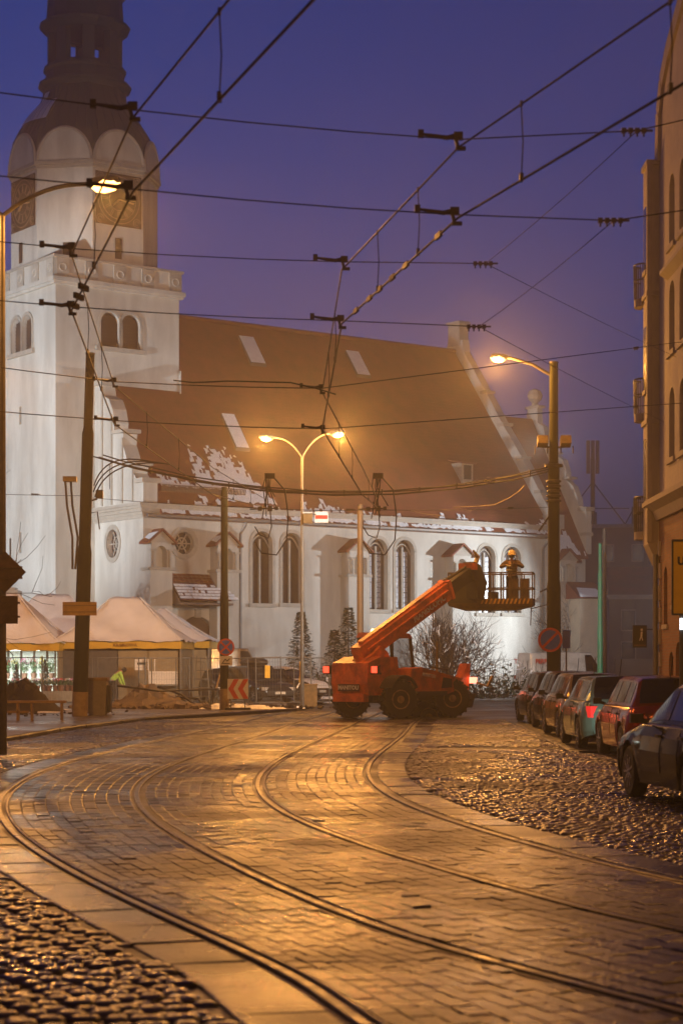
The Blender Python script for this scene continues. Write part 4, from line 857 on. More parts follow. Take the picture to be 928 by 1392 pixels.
# ---------------------------------------------------------------- vehicles (x forward, y left, origin on the ground)
M_tyre = mat('tyre', (.018, .018, .018), .75, .2, 12); M_rim = mat('alloy', (.42, .41, .40), .3, .15, 9, metal=.9); M_cglass = mat('car_glass', (.012, .012, .014), .05, .1, 2, spec=.4)
M_trimb = mat('black_plastic', (.02, .02, .02), .5, .2, 9); M_head = mat('headlamp_glass', (.45, .45, .45), .1, .1, 6); E_tail = emis('tail_lit', (.6, .02, .018), .4); M_tail = mat('tail_lens', (.28, .012, .01), .15, .15, 7)
M_plate = mat('number_plate', (.62, .61, .57), .45, .05, 6)
def paint(name, col, metal=.3): return mat(name, col, .14 if max(col) > .02 else .13, .2, 1.5, metal=metal, rvar=.06, spec=.45 if max(col) > .02 else .06)
def sm_(x, pts): return np.interp(x, [p[0] for p in pts], [p[1] for p in pts])
def car(name, loc, rz, label, pm, L=4.0, Wd=1.7, H=1.45, wb=2.5, belt=.93, hood=.90, x_ws=(.95, .25), x_rw=(-1.55, -1.85), tail_h=None, wr=.31, doors=((.75, -.2), (-.2, -1.0)), cat='car', lit_tail=False, spokes=7, group=None, snow=False, roof_rack=False, quarter=True, side_text=None, plate=True):
    c = empty(name, loc, label, cat, rz, group); hx = L / 2; xf, xr = wb / 2 + .04, -wb / 2 + .04; hw = Wd / 2; ar = wr + .055
    x_ws0, x_ws1 = x_ws; x_r1, x_r0 = x_rw          # windscreen foot, top; rear glass top, foot
    xs = sorted(set([round(v, 3) for v in np.arange(-hx, hx + .001, .08)] + [hx, -hx] + [x_ws0, x_ws1, x_r1, x_r0]))
    tail_h = tail_h or belt
    def w_(x): t = abs(x) / hx; return hw * (1 - .05 * t ** 2 - (.22 * max(0, (t - .86) / .14) ** 2))
    def zt_(x):
        if x > x_ws0: return sm_(x, [(x_ws0, belt + .03), (hx - .35, hood - .1), (hx - .08, hood - .26), (hx, hood - .38)])
        if x < x_r0: return sm_(x, [(-hx, tail_h - .18), (-hx + .05, tail_h - .03), (x_r0, belt + .03)])
        return belt + .03 * (x - x_r0) / (x_ws0 - x_r0) * 0 + .03
    def zb_(x):
        z = .22 + .10 * max(0, (abs(x) - hx + .3) / .3)
        for cx_ in (xf, xr):
            d = abs(x - cx_)
            if d < ar: z = max(z, wr + math.sqrt(ar * ar - d * d))
        return z
    b = MB(); prof = []
    for x in xs:
        w, zt, zb = w_(x), zt_(x), zb_(x); zm = min(.62, zt - .12); zm = max(zm, zb + .02); z1 = max(zb + .01, .38)
        sec = [(0, zb), (w - .14, zb), (w - .03, zb), (w, min(z1, zm)), (w + .012, zm), (w - .015, (zm + zt) / 2), (w - .05, zt - .05), (w - .10, zt - .012), (w * .5, zt + .012), (0, zt + .02)]
        prof.append(sec)
    n = len(prof[0]); full = 2 * n - 2
    def ringpts(x, sec): return [(x, y, z) for y, z in sec] + [(x, -y, z) for y, z in reversed(sec[1:-1])]
    for x, sec in zip(xs, prof): b.v += ringpts(x, sec)
    for i in range(len(xs) - 1):
        for j in range(full): a, d = i * full + j, i * full + (j + 1) % full; b.f.append((a, d, d + full, a + full))
    b.f += [tuple(reversed(range(full))), tuple((len(xs) - 1) * full + j for j in range(full))]
    # greenhouse: pillars and roof in paint, glass separate
    gx = [x for x in xs if x_r0 - .001 <= x <= x_ws0 + .001]
    def roofz(x):
        if x > x_ws1: return belt + .03 + (H - belt - .03) * (x_ws0 - x) / (x_ws0 - x_ws1) * (1 - .0)
        if x < x_r1: return belt + .03 + (H - belt - .03) * ((x - x_r0) / max(.01, (x_r1 - x_r0))) ** .8
        t = (x - x_r1) / (x_ws1 - x_r1); return H - .05 * (1 - t) ** 2 - .02 * t ** 3
    def gsec(x):
        zt = roofz(x); zb = zt_(x) - .015; f = (zt - zb) / (H - zb); wB = w_(x) - .09; wT = wB - .17 * f
        return [(wB, zb), (wT, max(zb, zt - .05)), (wT - .07, zt), (0, zt + .025)]
    glass = {'windscreen': MB(), 'rear_window': MB()}; sides = {}
    G = [gsec(x) for x in gx]
    dx0, dx1 = doors[0][0], doors[-1][1]; pill = [d[1] for d in doors]
    for i in range(len(gx) - 1):
        x0, x1 = gx[i], gx[i + 1]; xm = (x0 + x1) / 2; s0, s1 = G[i], G[i + 1]
        for sg in (1, -1):
            q = lambda k, s, x: (x, sg * s[k][0], s[k][1])
            side = [q(0, s0, x0), q(0, s1, x1), q(1, s1, x1), q(1, s0, x0)]
            b.add(side, [(0, 1, 2, 3)])
            b.add([q(1, s0, x0), q(1, s1, x1), q(2, s1, x1), q(2, s0, x0)], [(0, 1, 2, 3)])
            top = [q(2, s0, x0), q(2, s1, x1), q(3, s1, x1), q(3, s0, x0)]; b.add(top, [(0, 1, 2, 3)])
            for nm, lo, hi in (('windscreen', x_ws1 + .02, x_ws0 - .02), ('rear_window', x_r0 + .02, x_r1 - .02)):
                if lo < xm < hi:
                    o_ = Vector((.004 if nm == 'windscreen' else -.004, 0, .006)); glass[nm].add([Vector(p) + o_ for p in ([q(2, s0, x0), q(2, s1, x1), q(3, s1, x1), q(3, s0, x0)])], [(0, 1, 2, 3)])
            for k, (da, db) in enumerate(list(doors) + [(dx1 - .10, x_r1 - .02)]):
                if min(da, x_ws0 - .25) - .04 > xm > db + .05 and roofz(x0) - zt_(x0) > .06 and roofz(x1) - zt_(x1) > .06:
                    t = lambda k_, s, x, f: tuple(Vector(q(0, s, x)).lerp(Vector(q(1, s, x)), f) + Vector((0, sg * .006, .002)))
                    sides.setdefault((k, sg), MB()).add([t(0, s0, x0, .12), t(0, s1, x1, .12), t(0, s1, x1, .93), t(0, s0, x0, .93)], [(0, 1, 2, 3)])
    body = b.build('body', pm, c, smooth='auto')
    for nm, g in glass.items():
        if g.f: g.build(nm, M_cglass, c, smooth=True)
    # doors: side panels standing a few millimetres proud, each with its handle and window
    for k, (da, db) in enumerate(doors):
        for sg in (1, -1):
            d = MB(); ii = [i for i, x in enumerate(xs) if db + .02 <= x <= da - .02]; ii = [i for i in ii if zb_(xs[i]) < .4]
            for i0, i1 in zip(ii[:-1], ii[1:]):
                for j in range(3, 6):
                    P = lambda i, j: (xs[i], sg * (prof[i][j][0] + .006), prof[i][j][1]); d.add([P(i0, j), P(i1, j), P(i1, j + 1), P(i0, j + 1)], [(0, 1, 2, 3)])
            if not d.f: continue
            dr = d.build('door', pm, c, smooth=True)
            MB().box((db + .18, sg * (w_(db) + .005), belt - .12), (.16, .03, .03)).build('handle', M_trimb, dr)
            if (k, sg) in sides: sides[(k, sg)].build('window', M_cglass, dr)
    for (k, sg), g in sides.items():
        if k >= len(doors) and quarter: g.build('quarter_window', M_cglass, c)
    # wheels
    for xw in (xf, xr):
        for sg in (1, -1):
            w = empty('wheel', (xw, sg * (hw - .11), wr), None, None); w.parent = c; W_ = .19
            MB().lathe((0, 0, 0), [(wr * .62, -W_ / 2), (wr * .9, -W_ / 2), (wr, -W_ / 2 + .03), (wr, W_ / 2 - .03), (wr * .9, W_ / 2), (wr * .62, W_ / 2)], 24, 'y').build('tyre', M_tyre, w, smooth='auto')
            r = MB(); ys = sg * (W_ / 2 - .02)
            r.tube([(wr * .66 * math.cos(t), ys, wr * .66 * math.sin(t)) for t in np.linspace(0, 2 * math.pi, 25)], .018, 5); r.lathe((0, ys, 0), [(.06, -.03), (.06, .015), (.03, .025)], 10, 'y')
            for q in range(spokes):
                a = 2 * math.pi * q / spokes; r.bar((.04 * math.cos(a), ys, .04 * math.sin(a)), (wr * .64 * math.cos(a), ys, wr * .64 * math.sin(a)), .03, .05, up=(0, 1, 0))
            r.build('rim', M_rim, w, smooth='auto'); MB().lathe((0, ys - sg * .06, 0), [(wr * .62, -.01), (wr * .62, .01)], 16, 'y').build('brake_disc', M_trimb, w)
    # arch liners, bumpers, lamps, mirrors, plate
    for sx, nm in ((1, 'bumper'), (-1, 'bumper')):
        d = MB(); ii = [i for i, x in enumerate(xs) if (x * sx > hx - .36)]
        for i0, i1 in zip(ii[:-1], ii[1:]):
            for sg in (1, -1):
                for j in (2, 3): P = lambda i, j: (xs[i], sg * (prof[i][j][0] + .012), prof[i][j][1] - .03); d.add([P(i0, j), P(i1, j), P(i1, j + 1), P(i0, j + 1)], [(0, 1, 2, 3)])
        wE = w_(hx) - .02; d.bb((sx * (hx - .03), -wE, .30), (sx * (hx + .03), wE, .52)); d.build(nm, pm if sx < 0 else M_trimb, c)
    for sg in (1, -1):
        x0 = -hx + .06; t = MB().box((x0 + .02, sg * (w_(x0) - .07), tail_h - .20), (.16, .17, .22), rz=sg * .45); t.build('tail_lamp', E_tail if lit_tail else M_tail, c)
        x0 = hx - .12; MB().box((x0, sg * (w_(x0) - .12), hood - .30), (.2, .26, .14), rz=-sg * .5).build('headlamp', M_head, c)
        m_ = MB().box((x_ws0 - .32, sg * (hw + .10), belt + .07), (.10, .15, .11)).bar((x_ws0 - .3, sg * (hw - .05), belt + .02), (x_ws0 - .31, sg * (hw + .06), belt + .05), .05); m_.build('mirror', M_trimb if metal_mirror(pm) else pm, c)
    if plate:
        pt = MB().box((-hx - .032, 0, .46 if tail_h < 1.2 else .55), (.012, .5, .11)).build('number_plate', M_plate, c)
        MB().box((hx + .032, 0, .42), (.012, .5, .11)).build('number_plate', M_plate, c)
    MB().tube([(x_r1 + .15, 0, H - .02), (x_r1 - .1, 0, H + .33)], .008, 4).build('aerial', M_trimb, c)
    MB().box((x_r0 + .03, .05, belt + .06), (.02, .5, .02)).build('wiper', M_trimb, c)
    if snow:
        s = MB()
        for i in range(len(gx) - 1):
            for sg in (1, -1):
                if x_r1 < gx[i] < x_ws1 + .1: s.add([(gx[i], sg * G[i][2][0], G[i][2][1] + .07), (gx[i + 1], sg * G[i + 1][2][0], G[i + 1][2][1] + .07), (gx[i + 1], 0, G[i + 1][3][1] + .1), (gx[i], 0, G[i][3][1] + .1)], [(0, 1, 2, 3)])
        for i, x in enumerate(xs[:-1]):
            if x > x_ws0: s.add([(x, y, z + .06) for x, (y, z) in ((xs[i], prof[i][7]), (xs[i + 1], prof[i + 1][7]))] + [(xs[i + 1], -prof[i + 1][7][0], prof[i + 1][7][1] + .06), (xs[i], -prof[i][7][0], prof[i][7][1] + .06)], [(0, 1, 2, 3)])
        k = s.build('snow_cover', M_snow, c, smooth=True)
    if roof_rack:
        MB().lathe((0, 0, 0), [(.2, -.85), (.38, -.6), (.42, 0), (.36, .6), (.12, .9)], 10, 'x').xf(Matrix.Translation((-.2, 0, H + .15)) @ Matrix.Diagonal((1, 1.1, .5, 1))).build('roof_box', M_trimb, c, smooth=True)
    if side_text:
        for sg in (1, -1): text('lettering', side_text, .34, M_red, c, (-1.78, sg * (hw + .03), 1.85), (R(90), 0, 0 if sg < 0 else R(180)), bold=.01)
    return c
def metal_mirror(pm): return True
P_gold = paint('beige_gold_paint', (.34, .26, .12)); P_green = paint('sea_green_paint', (.16, .235, .20)); P_red = paint('dark_red_paint', (.22, .018, .012)); P_blk = paint('black_paint', (.006, .006, .007), 0); P_drk = paint('dark_brown_paint', (.035, .024, .015)); P_wht = paint('white_van_paint', (.62, .60, .56), 0); P_bei = paint('beige_van_paint', (.40, .33, .22), 0); P_drk2 = paint('dark_blue_paint', (.03, .03, .035))
g_ = 'cars parked along the right kerb'
car('parked_car', (4.55, 22.4, 0), R(95.5), 'black saloon with multi spoke alloy wheel, nearest car at the right edge', P_blk, L=4.5, Wd=1.78, H=1.43, wb=2.7, x_ws=(.85, .0), x_rw=(-1.35, -1.95), tail_h=1.0, wr=.32, doors=((.78, -.25), (-.25, -1.2)), spokes=9, group=g_)
car('parked_car', (5.62, 34.25, 0), R(90.8), 'dark red hatchback parked between the black and the green car', P_red, L=4.0, H=1.46, wb=2.5, x_ws=(1.0, .3), group=g_, spokes=6)
car('parked_car', (5.44, 38.9, .02), R(90.5), 'small sea green hatchback with a lit red tail lamp', P_green, L=3.85, Wd=1.66, H=1.42, wb=2.47, x_ws=(1.0, .35), x_rw=(-1.5, -1.82), doors=((.8, -.45),), lit_tail=True, group=g_)
car('parked_car', (5.72, 45.0, .02), R(91), 'beige gold hatchback parked in front of the green car', P_gold, L=3.9, Wd=1.66, H=1.47, wb=2.45, x_ws=(1.1, .4), doors=((.85, -.1), (-.1, -.85)), group=g_)
car('parked_car', (6.0, 50.3, .02), R(91), 'dark brown car parked beyond the beige gold car', P_drk, L=4.2, Wd=1.72, H=1.5, group=g_)
car('parked_car', (6.1, 55.6, .02), R(92), 'farthest dark car of the right kerb row, by the thick pole', P_drk2, L=4.2, Wd=1.72, H=1.48, group=g_)
lamp_light('headlight_beam', (5.0, 36.25, .62), 8, (.8, 1.0, .92), R(80), .6, aim=(5.0, 40, .45), radius=.05)
car('delivery_van', (12.0, 104, .1), R(28), 'white panel van with red lettering parked beyond the right kerb cars', P_wht, L=5.2, Wd=2.0, H=2.35, wb=3.2, belt=1.15, hood=1.1, x_ws=(2.1, 1.35), x_rw=(-2.5, -2.56), tail_h=1.2, wr=.35, doors=((1.75, .85),), cat='van', quarter=False, side_text='PERFECT')
car('delivery_van', (-6.05, 97, .1), R(12), 'beige panel van parked by the church wall behind the no stopping sign', P_bei, L=4.9, Wd=2.0, H=2.5, wb=3.0, belt=1.15, hood=1.1, x_ws=(1.9, 1.2), x_rw=(-2.35, -2.42), tail_h=1.2, wr=.35, doors=((1.6, .8),), cat='van', quarter=False)
gl = 'cars behind the left fence'
car('parked_car', (-3.75, 84.5, .1), R(-60), 'dark estate car with a roof box behind the wire fence', P_drk2, L=4.4, Wd=1.78, H=1.6, wb=2.65, x_ws=(.95, .35), x_rw=(-1.9, -2.1), group=gl, roof_rack=True)
car('parked_car', (-2.65, 90, .1), R(-35), 'car with snow on bonnet and roof behind the wire fence', P_drk, L=4.3, H=1.46, group=gl, snow=True)
car('parked_car', (-5.3, 86.5, .1), R(-75), 'dark car half hidden behind the chevron board and pole', P_drk, L=4.2, H=1.48, group=gl)
# ---------------------------------------------------------------- telescopic handler with a work basket
M_or = mat('machine_orange', (.80, .17, .025), .42, .18, 2.5, bump=.05, dirt=(.28, .055, .02)); M_mblk = mat('machine_black', (.028, .024, .02), .55, .3, 5); M_mrim = mat('machine_rim', (.42, .29, .13), .5, .3, 6, dirt=(.1, .06, .03))
M_cabg = mat('cab_glass', (.06, .07, .05), .06, .2, 3, alpha=.45); M_tread = mat('tractor_tyre', (.02, .018, .016), .85, .3, 9, bump=.4); M_baskt = mat('basket_steel', (.11, .065, .025), .55, .35, 6, dirt=(.04, .025, .012))
TH = Vector((1.04, 60.3, 0)); TA = R(50)
th = empty('telehandler', TH, 'orange telescopic lifting machine with raised boom standing across the tram tracks', 'lifting machine', TA)
TI = Matrix.Rotation(-TA, 3, 'Z')
def big_wheel(x, y, steer):
    w = empty('wheel', (x, y, .62), None, None, steer); w.parent = th; r, W_ = .62, .42
    MB().lathe((0, 0, 0), [(.30, -W_ / 2 + .04), (.50, -W_ / 2), (.57, -W_ / 2 + .03), (.585, -W_ / 2 + .07), (.585, W_ / 2 - .07), (.57, W_ / 2 - .03), (.50, W_ / 2), (.30, W_ / 2 - .04)], 28, 'y').build('tyre', M_tread, w, smooth='auto')
    t = MB()
    for k in range(18):
        for sg in (1, -1):
            a = 2 * math.pi * (k + .25 * sg) / 18; a2 = a + .16
            t.bar((.60 * math.cos(a), sg * W_ * .49, .60 * math.sin(a)), (.60 * math.cos(a2), sg * .015, .60 * math.sin(a2)), .055, .06, up=(math.cos(a), 0, math.sin(a)))
    t.build('tread', M_tread, w)['kind'] = 'stuff'
    for sg in (1, -1):
        h = MB().lathe((0, sg * .1, 0), [(.31, 0), (.31, sg * .09), (.28, sg * .09), (.25, sg * .01), (.12, sg * .02), (.12, sg * .08), (.05, sg * .09)], 18, 'y')
        h.build('rim', M_mrim, w, smooth='auto'); b = MB()
        for q in range(8): a = q * math.pi / 4; b.lathe((.19 * math.cos(a), sg * .12, .19 * math.sin(a)), [(.02, -.02), (.02, .02)], 6, 'y')
        b.build('wheel_bolt', M_mblk, w)['kind'] = 'stuff'
for y in (.95, -.95): big_wheel(0, y, R(-24)); big_wheel(2.75, y, R(-38))
# (steering: the front pair turns right, the rear pair follows)
MB().bb((-.7, -.5, .55), (3.5, .5, 1.0)).box((0, 0, .62), (.3, 1.6, .25)).box((2.75, 0, .62), (.3, 1.6, .25)).build('chassis', M_mblk, th)
# rear counterweight and boom pillar
b = MB().prism([(-1.15, .75), (-1.25, 1.1), (-1.2, 1.75), (-.6, 1.95), (.25, 1.95), (.35, 1.2), (.3, .75)], -.72, .72, 'y'); rear = b.build('rear_body', M_or, th)
MB().prism([(-1.16, 1.75), (-.55, 2.05), (-.2, 2.3), (.15, 2.1), (.25, 1.95), (-.6, 1.93)], .08, .30, 'y').build('boom_support', M_or, rear); MB().prism([(-1.16, 1.75), (-.55, 2.05), (-.2, 2.3), (.15, 2.1), (.25, 1.95), (-.6, 1.93)], -.42, -.20, 'y').build('boom_support', M_or, rear)
MB().bb((-1.3, -.62, .55), (-1.05, .62, .8)).build('bumper', M_or, rear)
E_mtail = emis('machine_tail', (1.0, .045, .02), 1.5)
for sg in (1, -1):
    MB().bb((-1.12, sg * .74, 1.40), (-1.0, sg * 1.08, 1.46)).build('lamp_bracket', M_mblk, rear); MB().bb((-1.2, sg * .84, 1.42), (-1.08, sg * 1.1, 1.68)).build('lamp_housing', M_mblk, rear)
    k = MB().bb((-1.225, sg * .87, 1.45), (-1.2, sg * 1.07, 1.65)).build('tail_lamp', E_mtail, rear)
    o = lamp_light('tail_light', (-1.3, sg * .97, 1.55), 4, (1, .12, .05), R(170), .5, rear, .06); o.rotation_euler = (0, R(90), 0)
tri = MB(); tri.prism([(-.26, 1.22), (.26, 1.22), (0, 1.66)], -1.262, -1.235, 'x').build('warning_triangle', mat('triangle_orange', (.75, .18, .06), .4, .1, 5), rear)
pl = MB().bb((-1.29, -.42, .88), (-1.262, .42, 1.10)).build('name_plate', mat('plate_dark', (.1, .05, .03), .4, .2, 5), rear)
text('lettering', 'MANITOU', .18, M_wht, pl, (-1.295, 0, .985), (R(90), 0, R(-90)), bold=.006)
# fenders, engine cover on the right side, cab on the left
for y0, y1 in ((-1.22, -.72), (.72, 1.22)):
    f = MB(); A_ = np.linspace(.5, math.pi - .5, 9)
    for a, c in zip(A_[:-1], A_[1:]):
        p = [(.74 * math.cos(t), .64 + .74 * math.sin(t)) for t in (a, c)]; q = [(.69 * math.cos(t), .64 + .69 * math.sin(t)) for t in (a, c)]; f.prism([p[0], p[1], q[1], q[0]], y0, y1)
    f.build('mudguard', M_mblk, th); dup(th.children[-1], th, loc=(2.75, 0, 0))
eng = MB().prism([(.35, .8), (.45, 1.58), (1.0, 1.62), (2.55, 1.36), (3.1, 1.25), (3.1, .95), (2.3, .75)], -1.12, -.45, 'y').build('engine_cover', M_or, th)
MB().prism([(2.0, .95), (2.1, 1.3), (2.55, 1.25), (2.55, .98)], -1.135, -1.12, 'y').build('grille', M_mblk, eng); MB().bb((.5, -1.14, .72), (2.3, -1.0, .86)).build('step', M_mblk, eng)
text('lettering', 'MANITOU', .15, M_wht, eng, (1.35, -1.126, 1.36), (R(90), R(7), 0), bold=.004)
MB().tube([(2.6, -.85, 1.3), (2.65, -.85, 1.55), (1.9, -.8, 1.62)], .03, 6).build('hand_rail', M_mblk, eng); MB().tube([(2.2, -.8, 1.4), (2.2, -.8, 2.45)], .04, 8).build('exhaust', mat('exhaust', (.22, .18, .1), .4, .2, 6, metal=.6), eng)
cab = MB().bb((.55, .28, .95), (2.4, 1.15, 1.35)).build('cab', M_or, th); rf_ = MB().prism([(.5, 2.58), (.65, 2.74), (2.1, 2.72), (2.3, 2.56)], .25, 1.18).build('cab_roof', M_or, cab)
p = MB()
for (x0, x1) in ((.62, .58), (1.25, 1.25), (2.4, 2.2)):
    for y in (.3, 1.12): MB().bar((x0, y, 1.35), (x1, y, 2.60), .08).build('cab_pillar', M_mblk, cab)
for nm, q in (('windscreen', [(2.4, .32, 1.37), (2.4, 1.1, 1.37), (2.21, 1.1, 2.55), (2.21, .32, 2.55)]), ('side_window', [(.66, .29, 1.37), (2.37, .29, 1.37), (2.18, .29, 2.55), (.62, .29, 2.55)]), ('rear_window', [(.64, .32, 1.37), (.64, 1.1, 1.37), (.66, 1.1, 2.52), (.66, .32, 2.52)])):
    g = MB(); g.add(q, [(0, 1, 2, 3)]); g.build(nm, M_cabg, cab)
MB().bb((.95, .5, 1.3), (1.4, .95, 1.5)).bb((.85, .5, 1.4), (1.0, .95, 2.0)).build('seat', M_mblk, cab)
be = MB().lathe((.8, .72, 2.66), [(.07, 0), (.07, .04)], 8).build('beacon_base', M_mblk, cab); MB().lathe((.8, .72, 2.70), [(.06, 0), (.065, .1), (.03, .15)], 10).build('beacon', emis('beacon_amber', (1, .55, .12), 8), cab, smooth=True)
lamp_light('beacon_light', (.8, .72, 2.95), 60, (1, .5, .1), R(178), .3, cab, .06).rotation_euler = (R(180), 0, 0)
# boom
PV = Vector((-.75, -.06, 2.12)); EL = R(25.5); bd_ = Vector((math.cos(EL), 0, math.sin(EL))); bu = Vector((-math.sin(EL), 0, math.cos(EL))); BM = Matrix((bd_, Vector((0, 1, 0)), bu)).transposed()
def bbox(b, x0, x1, w, z0, z1, y=0): c = PV + bd_ * ((x0 + x1) / 2) + bu * ((z0 + z1) / 2) + Vector((0, y, 0)); b.box(c, (x1 - x0, w, z1 - z0), rot=BM); return b
boom = bbox(MB(), -.2, 4.9, .40, -.34, .22).build('boom', M_or, th)
b = MB(); bbox(b, .1, 4.7, .06, -.03, .03, -.23); bbox(b, .1, 4.8, .2, .22, .30); b.build('boom_rib', M_or, boom); b = MB(); bbox(b, 4.82, 4.96, .46, -.38, .27); b.build('boom_collar', M_or, boom)
b = MB(); bbox(b, 4.8, 6.35, .30, -.27, .15); ib = b.build('inner_boom', M_mblk, boom)
c0 = PV + bd_ * 4.9 + bu * .26; c1 = PV + bd_ * 6.3 + bu * .2; MB().tube([c0, c1], .05, 8).build('hydraulic_hose', M_mblk, boom); MB().tube([PV + bd_ * .9 - bu * .3, Vector((.5, -.06, 1.5))], .08, 8).build('lift_ram', mat('ram_steel', (.5, .45, .38), .3, .1, 6, metal=.8), boom)
tc = PV + bd_ * 3.55 + Vector((0, -.205, 0)) - bu * .13; text('lettering', 'MANISCOPIC', .31, mat('decal_cream', (.95, .90, .78), .5, .06, 5), boom, tc, (R(90), -EL, 0), sx=1.0, bold=.008)
hd = MB(); k = PV + bd_ * 6.3; hd.prism([(k.x - .25, k.z + .05), (k.x - .02, k.z + .32), (k.x + .35, k.z + .22), (k.x + .75, k.z - .35), (k.x + .55, k.z - .95), (k.x + .2, k.z - .9), (k.x + .1, k.z - .35)], k.y - .22, k.y + .22, 'y').build('boom_head', M_mblk, boom)
MB().bb((k.x - .2, k.y - .28, k.z + .05), (k.x + .1, k.y + .28, k.z + .27)).build('head_pin', M_or, boom); MB().tube([(k.x + .35, k.y, k.z + .25), (k.x + .5, k.y, k.z + .5), (k.x + .25, k.y, k.z + .72)], [.07, .09, .03], 6).build('work_lamp_arm', M_mrim, boom)
# front frame and lamps
fr = MB().prism([(3.4, .6), (3.4, 1.05), (3.75, 1.75), (3.95, 1.75), (3.85, .95), (3.9, .55)], -.85, -.55, 'y').build('front_frame', M_or, th); MB().bb((3.5, -.85, .6), (3.7, .85, .85)).build('cross_beam', M_mblk, fr)
MB().bb((3.78, -1.15, 1.1), (3.9, -.92, 1.3)).build('work_lamp', emis('front_lamp', (1, .25, .15), 1.4), fr); MB().bar((3.8, -.9, 1.2), (4.0, -1.5, 1.0), .05).bar((4.0, -1.5, 1.0), (4.2, -1.55, 1.35), .06).build('side_arm', M_mrim, fr)
MB().prism([(3.5, .35), (3.9, .3), (4.1, .75), (3.7, .75)], -.95, -.35).build('stabiliser', M_mblk, fr)
# basket: placed in world axes, then carried by the machine
bk = bpy.data.objects.new('basket', None); COL.objects.link(bk); bk.parent = th; bk.location = TI @ (Vector((5.12, 65.3, 3.70)) - TH); bk.rotation_euler = (0, 0, R(-9) - TA)
BW, BD, BH = 1.42, .62, 1.12
MB().bb((-BW, -BD, 0), (BW, BD, .06)).build('floor_plate', M_baskt, bk); MB().prism([(-BW, .0), (-BW + .5, -.14), (BW - .6, -.14), (BW, 0)], -.5, .5, 'y').build('under_frame', M_baskt, bk)
for (a, c) in (((-BW, -BD), (BW, -BD)), ((-BW, BD), (BW, BD)), ((-BW, -BD), (-BW, BD)), ((BW, -BD), (BW, BD))):
    r = MB()
    for z in (.60, BH): r.bar((*a, z), (*c, z), .045)
    r.bar((*a, .15), (*c, .15), .02, .20); r.build('rail', M_baskt, bk)
for x in np.linspace(-BW, BW, 9):
    for y in (-BD, BD): MB().bar((x, y, .05), (x, y, BH), .04).build('rail_post', M_baskt, bk)
for x0, x1 in ((.62, .95), (1.0, 1.32)): MB().bb((x0, -BD + .03, .14), (x1, -BD + .05, .92)).build('side_panel', M_baskt, bk)
MB().bb((-1.40, -BD - .06, .10), (-.45, -BD - .02, .92)).bb((-1.3, -BD - .05, .92), (-.9, -BD, 1.08)).build('control_panel', M_mblk, bk)
hz_ = mat('hazard_yellow', (.55, .30, .04), .5, .2, 8)
for k in range(12): MB().prism([(-.32 + k * .14, .07), (-.26 + k * .14, .07), (-.20 + k * .14, .24), (-.26 + k * .14, .24)], -BD - .035, -BD - .025).build('hazard_stripe', hz_, bk)
MB().bb((-.15, .1, .06), (.2, .5, .5)).build('tool_box', M_mblk, bk)
